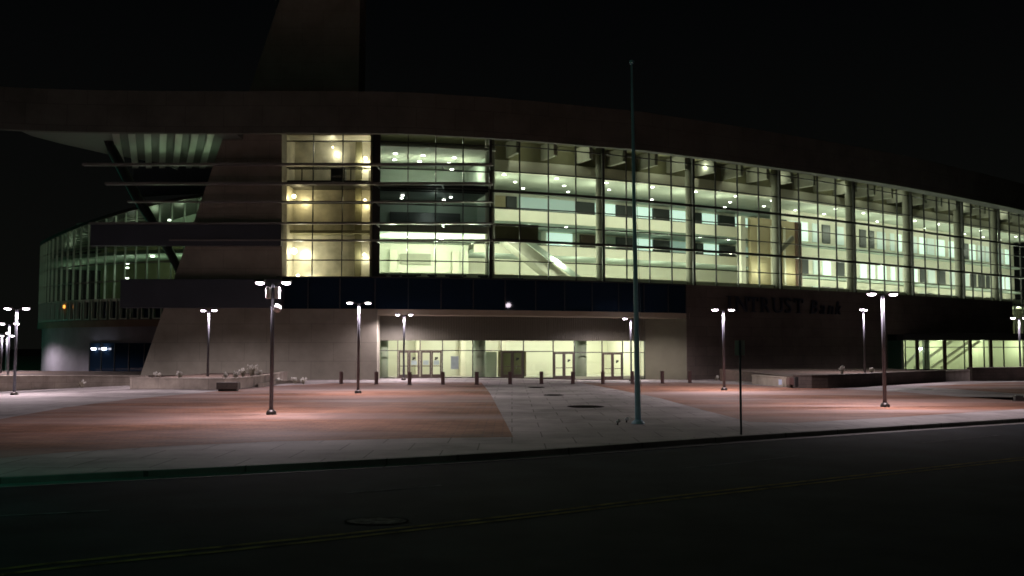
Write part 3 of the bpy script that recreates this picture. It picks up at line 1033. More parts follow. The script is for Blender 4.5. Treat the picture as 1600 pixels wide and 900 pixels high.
# tan lift core with a raking stair in front
t0 = fc.find_px(1228); t1 = fc.find_px(1290)
bm = B(); ribbon(bm, fc, t0, t1 + 1.0, 4.6, 5.0, ZG0, 16.3, step=3); obj('lift_core', bm, 'tan_panel', arena)
bm = B(); ribbon(bm, fc, t1 + 1.0, t1 + 1.9, 4.4, 5.2, ZG0, 16.3, step=3); obj('core_pier', bm, 'redbrown', arena)
bm = B(); ribbon(bm, fc, t0 - 1.5, t0 - 0.8, 4.6, 5.2, ZG0, 16.3, step=3); obj('core_pier', bm, 'cream', arena)
for k in range(3):
    bm = B(); ribbon(bm, fc, t0 + 1 + k * 2.1, t0 + 1.25 + k * 2.1, 4.45, 4.59, ZG0, 15.6, step=3); obj('core_rib', bm, 'cream', arena)
qa_ = fc.at(t0 + 2.6, 3.6); qb_ = fc.at(t0 + 5.6, 3.6)
bm = B(); beam(bm, (qa_.x, qa_.y, 12.3), (qb_.x, qb_.y, 14.4), 0.3, 0.5); obj('raking_stair', bm, 'col_conc', arena)
# escalator like diagonal mass in the hall and its cheek
qa_ = fc.at(fc.find_px(822), 5.0); qb_ = fc.at(fc.find_px(935), 5.0)
bm = B(); beam(bm, (qa_.x, qa_.y, 12.6), (qb_.x, qb_.y, 8.0), 1.6, 1.1); obj('escalator', bm, 'col_conc', arena)
bm = B(); beam(bm, (qa_.x + .9, qa_.y - .85, 13.0), (qb_.x + 1.2, qb_.y - .85, 8.6), 0.1, 0.5); obj('escalator_rail', bm, 'green_grey', arena)
bm = B(); ribbon(bm, fc, S1 + 0.2, S_COL[1] - 5.5, 1.9, 2.2, 12.0, 13.5, step=3)
obj('bridge_edge', bm, 'olive', arena)
bm = B(); ribbon(bm, fc, S1 + 0.2, S_COL[1] - 5.5, 1.7, 1.88, 11.9, 12.15, step=3); obj('bridge_beam', bm, 'steel_dark', arena)
# low solid balustrade at the glass
bm = B(); ribbon(bm, fc, S0, S2, 0.9, 0.98, ZG0, ZG0 + 0.62, step=3); obj('glass_balustrade', bm, 'white_wall', arena)

# interior lights: visible fittings, the light they give, and some added fill
def fit(t, off, z, r=0.17):
    q = fc.at(t, off)
    bm = B(); tube(bm, [(q.x, q.y, z - 0.05), (q.x, q.y, z)], r, 8); obj('downlight', bm, 'downlight', arena)
    return q
for (px, off) in ((618, 3.2), (618, 6.0), (665, 3.6), (664, 6.4), (645, 8.6), (721, 4.0), (719, 6.6), (735, 9.6)):
    t = fc.find_px(px) + off * 0.02
    fit(t, off, 19.54)
for px, off in ((632, 3.0), (632, 4.6), (713, 3.2), (707, 4.8)):
    fit(fc.find_px(px), off, 15.84, 0.13)
for px, off in ((640, 4), (702, 5), (640, 7.5), (700, 7.5)):
    fit(fc.find_px(px), off, 12.34)
for (z, off) in ((18.29, 4.2), (18.29, 7.5), (18.29, 10.5)):
    t = S1 + 2.0 + (off - 4) * 0.8
    while t < S2 - 3:
        if rng.random() < 0.75:
            fit(t, off, z, 0.15)
        t += 5.6
for z in (14.6,):
    t = S1 + 3.0
    while t < S2 - 3:
        fit(t, 10.0, z, 0.14)
        t += 4.6
# left block; the highest row is fill added without fittings
for z, off, e, n_ in ((18.2, 5.0, 170, 4), (11.2, 3.6, 560, 4), (20.4, 1.7, 26, 4)):
    for i in range(n_):
        q = fc.at(S0 + (S1 - S0) * (i + 0.5) / n_, off)
        light('room_light', 'POINT', (q.x, q.y, z), e, (0.95, 1.0, 0.78) if z > 15 else (0.93, 1.0, 0.76), 0.12, arena)
q = fc.at((S0 + S1) / 2, 2.6)
light('room_light', 'POINT', (q.x, q.y, 14.6), 75, (0.85, 1.0, 0.9), 0.12, arena)
t = S1 + 2.6
i = 0
while t < S2 - 1:
    far = ss(t, S1 + 15, S1 + 75)
    for off, z, e in ((5.2, 16.8, 185), (9.6 if t < S_RT else 5.5, 10.3, 150), (3.4, 10.6, 300), (1.7, 20.3, 38)):  # highest entry is added fill for the top panes, without fittings
        if fc.find_px(1215) < t < fc.find_px(1300) and off > 3.5 and off < 6: off = 2.6
        if fc.find_px(1215) < t < fc.find_px(1300): e *= 0.45
        q = fc.at(t, off)
        light('hall_light', 'POINT', (q.x, q.y, z), e * 1.2 * (1.0 - 0.42 * far), (0.95, 1.0, 0.80), 0.12, arena)
    q = fc.at(t + 2.5, 11.0 if t < S_RT else 5.0)
    light('hall_light', 'POINT', (q.x, q.y, 14.1), 14 if t < S_RT else 40, (0.9, 1.0, 0.8), 0.1, arena)
    t += 5.2
    i += 1

# --- stair tower behind yellowish glass
bm = B(); ribbon(bm, fc, S_ST0 + 0.02, S_ST1 - 0.3, 3.2, 3.5, ZG0, 20.6, step=3); obj('stair_back_wall', bm, 'stair_panel', arena)
bm = B(); ribbon(bm, fc, S_ST0 + 0.02, S_ST0 + 0.2, 0.15, 3.2, ZG0, 20.6, step=9); obj('stair_side_wall', bm, 'stair_panel', arena)
bm = B(); ribbon(bm, fc, S_ST1 - 0.5, S_ST1 - 0.32, 0.15, 3.2, ZG0, 20.6, step=9); obj('stair_side_wall', bm, 'stair_panel', arena)
bm = B(); ribbon(bm, fc, S_ST0 + 0.2, S_ST1 - 0.5, 0.15, 3.2, 20.4, 20.6, step=9); obj('stair_ceiling', bm, 'stair_panel', arena)
bm = B(); ribbon(bm, fc, S_ST0 + 0.2, S_ST1 - 0.5, 0.3, 3.2, ZG0 - 0.3, ZG0, step=9); obj('stair_floor', bm, 'stair_panel', arena)
bm = B(); ribbon(bm, fc, S_ST0 + 0.2, S_ST1 - 0.5, 0.4, 3.18, 16.25, 16.62, step=9); obj('stair_landing', bm, 'black', arena)
bm = B(); ribbon(bm, fc, S_ST0 + 0.2, S_ST1 - 0.5, 1.6, 3.18, 12.3, 12.55, step=9); obj('stair_landing', bm, 'olive', arena)
t = fc.find_px(524)
bm = B(); ribbon(bm, fc, t - .6, t + .6, 0.5, 1.3, 16.63, 17.75, step=9)
tag(obj('storage_box', bm, 'black'), 'black box on the top landing behind the yellow lit stair glass', 'box')
bm = B()
ribbon(bm, fc, S_ST0 + 0.3, S_ST1 - 0.6, 0.42, 0.47, 17.55, 17.62, step=9)
for px in (468, 486, 545, 575):
    t = fc.find_px(px); ribbon(bm, fc, t - .04, t + .04, 0.42, 0.47, 16.62, 17.55, step=9)
obj('landing_railing', bm, 'steel_dark', arena)
t = fc.find_px(554)
bm = B(); ribbon(bm, fc, t - .3, t + .3, 2.2, 2.8, ZG0, 20.4, step=9); obj('stair_newel', bm, 'olive', arena)
for (px, z, e, off, r) in ((453, 15.35, 42, 0.9, 0.17), (455, 10.7, 75, 0.9, 0.26), (568, 18.6, 70, 1.0, 0.16), (568, 15.0, 34, 0.9, 0.13), (568, 10.4, 36, 0.9, 0.13), (462, 8.6, 60, 0.8, 0.14), (512, 19.6, 34, 1.2, 0.08)):  # last lamp is added to brighten the top of the stair
    q = fc.at(fc.find_px(px), off)
    bm = B()
    bmesh.ops.create_uvsphere(bm, u_segments=14, v_segments=8, radius=r, matrix=Matrix.Translation((q.x, q.y, z)))
    obj('wall_lamp', bm, 'warm_bulb', arena, smooth=True)
    light('stair_light', 'POINT', (q.x + (0.25 if px < 500 else -0.25), q.y + 0.9, z), e * 2.3, (1.0, 0.88, 0.55) if 12 < z < 16 else (1.0, 0.98, 0.80), r, arena)

# --- left drum
DR = 30.0
cx, cy = -24.8, 118.5
pts = []
for i in range(40):
    a = R(200 + i * 2.3)
    pts.append((cx + DR * math.cos(a), cy + DR * math.sin(a)))
dc = Curve(pts, 2)
L = dc.len
bm = B(); ribbon(bm, dc, 0, L, 0.2, 0.6, -1.2, 4.75, step=1.5); obj('drum_base_wall', bm, 'drum_wall', arena)
bm = B(); ribbon(bm, dc, 0, L, -0.25, 0.19, 4.55, 5.2, step=1.5); obj('drum_ledge', bm, 'drum_ledge', arena)
bm = B(); ribbon(bm, dc, 0, L, 0.25, 0.5, 5.2, 7.25, step=1.5); obj('drum_dark_band', bm, 'spandrel', arena)
bm = B(); ribbon(bm, dc, 0, L, -0.1, 9, 7.0, 7.24, step=1.5); obj('drum_floor', bm, 'green_grey', arena)
bm = B(); ribbon(bm, dc, 0, L, 0.12, 9, 11.4, 11.75, step=1.5); obj('drum_floor', bm, 'green_grey', arena)
def ztop(t):
    return 13.6 + 3.3 * ss(t, L * 0.16, L * 0.85)
bm = B()
prev = None
for i in range(61):
    a_ = dc.at((L - 0.7) * i / 60, 0.0)
    r = [bm.verts.new((a_.x, a_.y, 7.25)), bm.verts.new((a_.x, a_.y, ztop(L * i / 60)))]
    if prev: bm.faces.new((prev[0], r[0], r[1], prev[1]))
    prev = r
obj('drum_glass', bm, 'glass_drum', arena)
bm = B(); ribbon(bm, dc, 0, L, 6.0, 6.3, 7.25, 13.5, step=1.5); obj('drum_inner_wall', bm, 'olive', arena)
bm = B(); ribbon(bm, dc, L * .45, L, 6.0, 6.3, 13.51, 16.5, step=1.5); obj('drum_inner_wall', bm, 'green_grey', arena)
bm = B()
prev = None
for i in range(61):
    t = (L - 0.7) * i / 60
    z = ztop(L * i / 60)
    a_ = dc.at(t, -0.25); b_ = dc.at(t, 8.5)
    r = [bm.verts.new((a_.x, a_.y, z)), bm.verts.new((b_.x, b_.y, z)), bm.verts.new((b_.x, b_.y, z + .3)), bm.verts.new((a_.x, a_.y, z + .3))]
    if prev:
        for k in range(4): bm.faces.new((prev[k], prev[(k + 1) % 4], r[(k + 1) % 4], r[k]))
    prev = r
obj('drum_roof', bm, 'steel_dark', arena)
bm = B(); ribbon(bm, dc, L * .5, L, 1.5, 2.2, 17.25, 20.2, step=1.5); obj('drum_attic_wall', bm, 'band_grey', arena)
t = 1.0
k = 0
while t < L - 1:
    bm = B()
    post(bm, dc, t, -0.12, 0.07, 0.2, 7.25, ztop(t) - 0.01)
    obj('drum_fin', bm, 'fin_white', arena)
    if k % 1 == 0 and t < L - 2:
        bm = B()
        w2 = 0.42
        post(bm, dc, t - w2, -0.06, 0.11, 0.3, 5.25, 7.2)
        post(bm, dc, t + w2, -0.06, 0.11, 0.3, 5.25, 7.2)
        ribbon(bm, dc, t - w2 + .056, t + w2 - .056, -0.20, 0.09, 5.25, 5.36, step=9)
        obj('window_frame', bm, 'fin_white', arena)
    t += 1.3
    k += 1
bm = B()
for z in (8.9, 10.6, 12.3):
    ribbon(bm, dc, 0, L - 1, -0.05, 0.05, z - 0.06, z + 0.06, step=1.5)
obj('drum_transoms', bm, 'alu', arena)
# blinds and slatted screens behind the drum glass
bm = B()
for k in range(14):
    z = 7.5 + k * 0.2
    ribbon(bm, dc, L * 0.62, L * 0.86, 1.2, 1.25, z, z + 0.09, step=2)
obj('slatted_screen', bm, 'blind', arena)
bm = B()
for k in range(12):
    z = 12.2 + k * 0.26
    ribbon(bm, dc, L * 0.30, L * 0.55, 1.2, 1.25, z, z + 0.12, step=2)
obj('slatted_screen', bm, 'blind', arena)
for k in range(13):
    t = 3 + (L - 5) * k / 13
    q = dc.at(t, 2.6)
    hi = k % 2
    light('drum_light', 'POINT', (q.x, q.y, ztop(t) - 1.0), 75 if k > 6 else 16, (0.86, 1.0, 0.70), 0.1, arena)
    light('drum_light', 'POINT', (q.x, q.y, 10.6), 50 if k > 6 else 14, (0.82, 1.0, 0.72), 0.1, arena)
for px_, z in ((204, 14.4), (262, 14.6), (170, 10.6), (176, 9.2), (236, 11.2), (146, 10.2), (182, 8.1)):
    kk = (px_ - 800) / F
    t = min((L * i / 600 for i in range(300, 600)), key=lambda t_: abs((lambda q: q.x - kk * q.y)(dc.at(t_, 1.0))))
    q = dc.at(t, 1.0)
    bm = B(); box(bm, q.x - .16, q.x + .16, q.y - .1, q.y + .1, z, z + .1); obj('ceiling_fitting', bm, 'downlight', arena)
# dark loading glass at the foot of the drum with its reflections
kk = lambda px: min((L * i / 900 for i in range(900)), key=lambda t_: abs((lambda q: q.x - (px - 800) / F * q.y)(dc.at(t_, 0))) + (0 if t_ > L * .2 else 99))
t0 = kk(142); t1 = kk(235)
bm = B(); ribbon(bm, dc, t0, t1 + 3, 0.0, 0.19, -0.6, 3.0, step=2); obj('dark_shopfront', bm, 'spandrel', arena)
bm = B()
for i in range(6):
    post(bm, dc, t0 + i * 1.8, -0.04, 0.08, 0.08, -0.6, 3.0)
obj('shopfront_mullions', bm, 'steel_dark', arena)
for px in (152, 168):
    q = dc.at(kk(px), -0.3)
    bm = B(); box(bm, q.x - .2, q.x + .2, q.y - .1, q.y + .1, 2.35, 2.55)
    o = obj('painted_reflection', bm, 'cool_glow', arena, bevel=0.03)  # glowing box painted in as a lamp reflection on the dark glass
q = dc.at(kk(103), -0.2)
bm = B(); box(bm, q.x - .08, q.x + .08, q.y - .06, q.y + .06, 6.5, 6.8)
obj('amber_marker_light', bm, 'amber', arena)
# light on the corrugated soffit
for (x, y, e) in ((-26.5, 80.5, 62), (-30.5, 80.5, 34), (-34.5, 78.5, 9)):
    light('soffit_light', 'SPOT', (x, y, 17.0), e, (0.72, 1.0, 0.62), 0.1, arena, spot=R(140), rot=(R(180), 0, 0))
# bent steel tree column
bm = B()
P = [W(186, 200, 78.2), W(170, 221, 78.4), W(178, 240, 78.6), W(215, 310, 79.2), W(250, 365, 79.8), W(279, 420, 80.3), W(300, 470, 80.7)]
tube(bm, P, [0.36, 0.40, 0.42, 0.40, 0.38, 0.36, 0.34], 12)
obj('bent_steel_column', bm, 'black', arena, smooth=True)

# ================================================================== LAMP POSTS
def make_lamp():
    r = thing('lamp_post', 'x', 'street lamp', group='twin headed lamp posts on the plaza')
    bm = B()
    tube(bm, [(0, 0, -0.4), (0, 0, 0.10), (0, 0, 0.14), (0, 0, 0.2)], [0.2, 0.2, 0.17, 0.11], 16)
    obj('base_cover', bm, 'bronze', r, smooth=True)
    bm = B()
    tube(bm, [(0, 0, 0.1), (0, 0, 5.05), (0, 0, 5.1)], [0.085, 0.068, 0.04], 12)
    obj('pole', bm, 'pole_grey', r, smooth=True)
    bm = B()
    beam(bm, (-0.34, 0, 5.14), (-0.03, 0, 5.05), 0.06, 0.07)
    beam(bm, (0.03, 0, 5.05), (0.34, 0, 5.14), 0.06, 0.07)
    obj('arm', bm, 'bronze', r)
    for sx in (-1, 1):
        bm = B()
        a, b = sx * 0.32, sx * 0.72
        lo, hi = min(a, b), max(a, b)
        box(bm, lo, hi, -0.17, 0.17, 5.13, 5.25)
        h = obj('lamp_head', bm, 'bronze', r, bevel=0.05)
        bm = B()
        # sagging lens bowl below the housing
        pr = []
        for k, (f, z) in enumerate(((1.0, 5.14), (0.97, 5.11), (0.8, 5.07), (0.4, 5.05))):
            m_ = (lo + hi) / 2; hw = (hi - lo) / 2 - 0.045
            pr.append([bm.verts.new((m_ + sx_ * hw * f, sy_ * 0.14 * f, z)) for sx_, sy_ in ((-1, -.7), (-.8, -1), (.8, -1), (1, -.7), (1, .7), (.8, 1), (-.8, 1), (-1, .7))])
        for u, v_ in zip(pr, pr[1:]):
            for k in range(8):
                bm.faces.new((u[k], u[(k + 1) % 8], v_[(k + 1) % 8], v_[k]))
        bm.faces.new(pr[-1])
        obj('lens', bm, 'lamp_lens', h, smooth=True)
        light('bulb', 'SPOT', (sx * 0.52, 0, 4.97), 1180, (1.0, 0.83, 0.90), 0.10, h, spot=R(168), blend=0.45)
    return r
lamp0 = make_lamp()
LAMPS = [  # px, head y, base y or depth, rot, label
    (425, 440, 'y', 648, 0, 'lamp post with white speaker box and round white globe below its heads'),
    (560, 472, 'y', 614.5, 0.1, 'lamp post on the red brick paving in front of the wall left of the doors'),
    (631, 491, 'd', 77.0, 0.15, 'lamp post standing directly in front of the four leaf entrance doors'),
    (325, 484, 'd', 68.0, -0.5, 'lamp post rising behind the low planter wall in front of the sloping blade wall'),
    (986, 497, 'd', 82.3, 0.2, 'lamp post half hidden behind the flagpole beside the rightmost entrance doors'),
    (1131, 483, 'y', 610, 0.1, 'lamp post on red brick just left of the narrow sign post'),
    (1351, 483, 'd', 72.0, 1.0, 'lamp post behind the dark planter, its two heads close together'),
    (1381, 458, 'y', 636, 0.15, 'tallest lamp post on the right, in front of the dark planter'),
    (24, 481, 'L', (54.7, 625), 0.0, 'nearest of the lamp posts at the far left edge beside the drum'),
    (13, 505, 'L', (73.0, 612), 0.1, 'lamp post at the far left edge, second nearest of its row'),
    (2, 520, 'L', (84.0, 606), 0.0, 'lamp post cut by the left edge, third in its row'),
    (10, 524, 'L', (96.0, 600), 0.0, 'smallest and farthest lamp post at the far left'),
    (1594, 496, 'd', 84.0, 0.0, 'lamp post cut by the right edge in front of the lobby canopy'),
]
roots = []
for i, (px, ty, mode, v_, rot, lab) in enumerate(LAMPS):
    o = lamp0 if i == 0 else copy_tree(lamp0)
    if mode == 'y':
        b = G(px, v_)
        D = b.y; zb = 0.0
    elif mode == 'd':
        D = v_; x = ray(px, 560)[0] * D; zb = gz(x, D)
    else:
        D = v_[0]; zb = CAMZ + ray(px, v_[1])[1] * D
    X = ray(px, 560)[0] * D
    if mode == 'L':
        zb = min(zb, gz(X, D)) if abs(zb - gz(X, D)) > 2 else gz(X, D)
    ztop = CAMZ + ray(px, ty)[1] * D
    o.location = (X, D, zb)
    o.rotation_euler = (0, 0, rot)
    o.scale = (1, 1, (ztop - zb) / 5.17)
    o['label'] = lab
    roots.append(o)
# speaker box pair and globe on the first post
r = roots[0]
bm = B()
for sx in (-1, 1):
    box(bm, sx * 0.18 - 0.09, sx * 0.18 + 0.09, -0.13, 0.13, 4.50, 4.96)
box(bm, -0.1, 0.1, -0.03, 0.03, 4.7, 4.76)
obj('speaker_box', bm, 'speaker_white', r, bevel=0.04)
bm = B()
bmesh.ops.create_uvsphere(bm, u_segments=18, v_segments=10, radius=0.165, matrix=Matrix.Translation((0.19, -0.05, 4.12)))
tube(bm, [(0, 0, 4.26), (0.19, -0.05, 4.27)], 0.03, 8)
obj('camera_globe', bm, 'speaker_white', r, smooth=True)

# ================================================================== FLAGPOLE, SIGN, BOLLARDS
b = G(997, 662)
fp = thing('flagpole', 'tall bare tapered metal flagpole with ball top on the plaza', 'flagpole', (b.x, b.y, 0))
top = W(987, 100, b.y)
bm = B()
tube(bm, [(0, 0, 0.05), (top.x * 0.33 - b.x * .33, 0, top.z * .33), (top.x - b.x, 0, top.z)], [0.105, 0.085, 0.04], 16)
obj('pole', bm, 'flag_metal', fp, smooth=True)
bm = B()
bmesh.ops.create_uvsphere(bm, u_segments=14, v_segments=8, radius=0.085, matrix=Matrix.Translation((top.x - b.x, 0, top.z + 0.07)))
obj('ball_finial', bm, 'flag_metal', fp, smooth=True)
bm = B()
tube(bm, [(0, 0, -0.05), (0, 0, 0.06), (0, 0, 0.14)], [0.24, 0.22, 0.12], 18)
obj('base_collar', bm, 'flag_metal', fp, smooth=True)
bm = B()
tube(bm, [(0.11, -0.02, 1.3), (0.10, -0.02, 4), (top.x - b.x + 0.05, -0.02, top.z - 0.1)], 0.008, 5)
obj('halyard', bm, 'alu', fp)
for (px, py, lab) in ((979, 660, 'small ground light close beside the flagpole foot'), (965, 664, 'small ground light farther left of the flagpole foot')):
    g = G(px, py)
    u = thing('ground_light', lab, 'ground light', (g.x, g.y, 0), 0.3, 'ground lights aimed at the flagpole')
    bm = B(); tube(bm, [(0, 0, 0), (0, 0, 0.09)], 0.03, 8); obj('stem', bm, 'bronze', u)
    bm = B(); tube(bm, [(-0.05, 0, 0.1), (0.07, 0, 0.16)], [0.05, 0.065], 12); obj('housing', bm, 'speaker_white', u, smooth=True)

b = G(1158, 679)
sg = thing('sign_post', 'narrow parking sign on a thin post near the kerb, seen from behind', 'sign', (b.x, b.y, 0))
bm = B(); box(bm, -0.03, 0.03, -0.022, 0.022, -0.1, 2.88); obj('post', bm, 'pole_grey', sg)
bm = B(); box(bm, -0.15, 0.15, 0.024, 0.032, 2.42, 2.88); obj('sign_plate', bm, 'sign_metal', sg, bevel=0.003)
bm = B()
for z in (2.5, 2.8):
    tube(bm, [(0, -0.035, z), (0, 0.0, z)], 0.012, 8)
obj('bolts', bm, 'alu', sg)

def make_bollard():
    r = thing('bollard', 'x', 'bollard', group='bollards in front of the entrance')
    bm = B()
    tube(bm, [(0, 0, -0.05), (0, 0, 0.82)], 0.135, 18)
    obj('shaft', bm, 'bollard_red', r, smooth=False, bevel=0.02)
    bm = B()
    tube(bm, [(0, 0, 0.821), (0, 0, 0.86), (0, 0, 0.90)], [0.15, 0.15, 0.09], 18)
    obj('cap', bm, 'bollard_red', r, bevel=0.01)
    bm = B(); tube(bm, [(0, 0, -0.02), (0, 0, 0.03)], 0.19, 18); obj('foot_ring', bm, 'bronze', r)
    return r
bol0 = make_bollard()
bx = [(533, 600), (588, 600.5), (640, 601), (692, 601), (745, 601), (797, 600.5), (846, 600), (895, 600), (942, 600), (988, 599.5), (1035, 599), (1078, 598.5)]
bl = ['leftmost bollard, alone in front of the wall left of the doors', 'bollard at the left corner of the entrance recess', 'bollard in front of the left leaf of the four leaf doors',
      'bollard in front of the right end of the four leaf doors', 'bollard in front of the green column right of the blue poster', 'bollard in front of the dark pair of doors',
      'bollard in front of the plain glass between the dark doors and the next pair', 'bollard at the right side of the third door set', 'bollard in front of the rightmost pair of doors',
      'bollard hidden beside the flagpole', 'bollard in front of the splayed wall right of the doors', 'rightmost bollard, in front of the dark stone wall']
for i, (px, py) in enumerate(bx):
    o = bol0 if i == 0 else copy_tree(bol0)
    g = G(px, py)
    o.location = (g.x, g.y, 0)
    o.rotation_euler = (0, 0, i * 0.37)
    o['label'] = bl[i]

# ================================================================== PLANTERS, LOW WALLS
def wall_path(name, pts, z1, th, m, label, cat, cap=True, soil=None, z0=-0.9):
    r = thing(name, label, cat)
    bm = B()
    c = Curve(pts, 4)
    ribbon(bm, c, 0, c.len, 0, th, z0, z1, step=1.2)
    obj('wall', bm, m, r)
    if cap:
        bm = B()
        ribbon(bm, c, 0.0, c.len, -0.04, th + 0.04, z1 + 0.001, z1 + 0.09, step=1.2)
        obj('coping', bm, m, r, bevel=0.015)
    if soil:
        bm = B()
        prism_xy(bm, soil, z0, z1 - 0.05)
        obj('soil', bm, 'mulch', r)
    return r
a = G(203, 607); b1 = G(290, 608); c1 = G(345, 609); d1 = G(400, 605); e1 = G(470, 599)
wall_path('planter', [(a.x, a.y), (b1.x, b1.y), (c1.x, c1.y), (d1.x - .2, d1.y), (d1.x - .3, d1.y + 5), (d1.x - .9, 76.4)], 0.62, 0.35, 'planter_stone', 'long low pale stone planter wall before the sloping blade wall', 'planter',
          soil=[(a.x + .1, a.y + .36), (c1.x, c1.y + .36), (d1.x - .6, d1.y + .4), (d1.x - 1.3, 76.5), (a.x + .3, 76.5)])
wall_path('planter', [(d1.x + .4, d1.y + 0.2), (e1.x - 1.5, e1.y - 1.2), (e1.x, e1.y)], 0.16, 0.3, 'planter_stone', 'low pale kerb of the planting bed tapering towards the leftmost bollard', 'planter')
# side return of the planter
a2 = Vector((a.x, a.y)); 
wall_path('retaining_wall', [(-48, 72.6), (-40, 72.4), (-36, 72.2), (-32.5, 72), (-27.2, 71.6)], 0.42, 0.4, 'planter_stone', 'pale retaining wall at the far left below the glass drum', 'wall',
          soil=[(-48, 73.1), (-27, 72.1), (-27.2, 88), (-48, 92)], z0=-1.6)
g = G(357, 606)
u = thing('bench', 'dark block bench at the front of the pale planter wall', 'bench', (ray(357, 600)[0] * 58.2, 58.2, 0))
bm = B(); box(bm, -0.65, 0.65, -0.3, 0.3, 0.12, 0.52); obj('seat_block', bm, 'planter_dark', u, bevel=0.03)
bm = B(); box(bm, -0.55, 0.55, -0.22, 0.22, 0.0, 0.119); obj('plinth', bm, 'black', u)

# right: white wall with plaque, dark planters
a = G(1175, 600); b1 = G(1240, 606)
wall_path('low_wall', [(a.x, a.y), (b1.x, b1.y)], 0.58, 0.35, 'planter_stone', 'short pale low wall with a small blue plaque left of the dark planter', 'wall')
g = G(1213, 604)
bm = B(); box(bm, g.x - .1, g.x + .12, g.y - 0.95, g.y - 0.9, 0.15, 0.5)
o = tag(obj('plaque', bm, 'poster'), 'small dark blue plaque on the short pale low wall', 'plaque')
a = G(1239, 606.5); b1 = G(1300, 606.5); c1 = G(1400, 600.5); d1 = G(1478, 596)
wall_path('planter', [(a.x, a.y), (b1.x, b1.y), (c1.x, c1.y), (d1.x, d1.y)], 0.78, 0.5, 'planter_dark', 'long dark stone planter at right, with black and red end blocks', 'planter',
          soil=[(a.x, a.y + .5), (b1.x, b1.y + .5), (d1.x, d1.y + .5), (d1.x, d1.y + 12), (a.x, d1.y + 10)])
g = G(1262, 606)
bm = B(); box(bm, g.x - 1.0, g.x + 0.7, g.y - 0.6, g.y - 0.1, 0.1, 0.72)
tag(obj('stone_bench', bm, 'black', bevel=0.03), 'black block bench at the left end of the long dark planter', 'bench')
g = G(1243, 606)
bm = B(); box(bm, g.x - .55, g.x + .2, g.y - 0.5, g.y + 0.1, 0.2, 0.68)
tag(obj('end_block', bm, 'bollard_red', bevel=0.03), 'reddish end block between pale low wall and black bench', 'block')
a = G(1519, 592); b1 = G(1600, 590.5); c1 = G(1700, 590)
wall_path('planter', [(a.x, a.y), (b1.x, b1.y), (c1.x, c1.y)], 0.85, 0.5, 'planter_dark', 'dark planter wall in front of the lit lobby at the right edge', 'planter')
a = G(1480, 596); b1 = G(1519, 593)
wall_path('low_wall', [(a.x, a.y + .6), (b1.x, b1.y + .4)], 0.7, 0.4, 'planter_stone', 'short pale wall linking the two dark planters at right', 'wall')
g = G(1591, 627)
u = thing('utility_box', 'small dark utility box on the paving at the right edge', 'utility box', (g.x, g.y, 0))
u.scale = (0.8, 0.8, 0.9)
bm = B(); box(bm, -0.24, 0.24, -0.15, 0.15, 0.05, 0.32); obj('cabinet', bm, 'steel_dark', u, bevel=0.02)
bm = B(); box(bm, -0.28, 0.28, -0.19, 0.19, -0.02, 0.049); obj('base', bm, 'planter_dark', u)
# flat dark strip on the paving beyond the right lamp
bm = B()
p_ = [G(1375, 610), G(1410, 606.5), G(1460, 607.5), G(1455, 609.5), G(1400, 609.8)]
vs = [bm.verts.new((q.x, q.y, 0.008)) for q in p_]
bm.faces.new(vs)
struct('dark_ground_strip', bm, 'black')

# plants in the beds: dry flower stalks and tufts
def make_tuft(seed, h, rad, n, pale):
    rg = random.Random(seed)
    r = thing('ornamental_grass', 'x', 'plant')
    bm = B()
    for i in range(n):
        a = rg.uniform(0, 6.28); rr = rg.uniform(0, rad * .4)
        hh = h * rg.uniform(.55, 1)
        lean = rg.uniform(.1, 1) * rad
        p0 = Vector((rr * math.cos(a), rr * math.sin(a), 0))
        p1 = p0 + Vector((lean * .4 * math.cos(a), lean * .4 * math.sin(a), hh * .6))
        p2 = p0 + Vector((lean * math.cos(a), lean * math.sin(a), hh))
        s_ = Vector((-math.sin(a), math.cos(a), 0)) * 0.014
        v4 = [bm.verts.new(q) for q in (p0 - s_, p0 + s_, p1 + s_, p1 - s_)]
        bm.faces.new(v4)
        t_ = bm.verts.new(p2)
        bm.faces.new((v4[3], v4[2], t_))
    obj('blades', bm, 'dry_stalk', r)
    bm = B()
    for i in range(pale):
        a = rg.uniform(0, 6.28); rr = rg.uniform(0, rad)
        c_ = Vector((rr * math.cos(a), rr * math.sin(a), h * rg.uniform(.6, 1.0)))
        bmesh.ops.create_icosphere(bm, subdivisions=1, radius=rg.uniform(.04, .10), matrix=Matrix.Translation(c_) @ Matrix.Scale(1.5, 4, (0, 0, 1)))
    if pale:
        obj('seed_heads', bm, 'pale_flower', r)
    else:
        bm.free()
    return r
pl = [(394, 585, .7, .45, 10, 'largest pale seed headed clump, behind the planter'), (380, 588, .45, .3, 6, 'pale clump just left of the largest seed headed clump'), (368, 590, .35, .28, 5, 'short pale clump right above the dark bench'), (404, 590, .35, .3, 5, 'low pale clump just right of the largest clump'),
      (436, 592, .3, .25, 4, 'small pale clump right of the speaker lamp post'), (461, 594, .35, .3, 4, 'small pale clump in the tapering bed, left of two'), (474, 596, .3, .3, 3, 'small pale clump at the tapering end of the bed'),
      (246, 590, .3, .22, 4, 'small pale tuft at the left part of the long planter'), (281, 588, .35, .22, 5, 'small pale tuft left of the lamp behind the planter'), (352, 590, .3, .22, 3, 'tiny tuft above the left end of the dark bench'),
      (1120, 590, .3, .2, 3, 'small tuft before the dark stone wall left of the lamp post'), (1168, 589, .3, .2, 3, 'small tuft before the dark stone wall right of the sign post'),
      (1209, 587, .35, .22, 4, 'small tuft above the blue plaque wall'), (1316, 584, .45, .22, 5, 'pale tuft standing up behind the middle of the dark planter'), (1363, 585, .3, .25, 4, 'low tuft behind the dark planter near the tall lamp'), (128, 604, .4, .4, 2, 'dull tuft before the retaining wall at far left')]
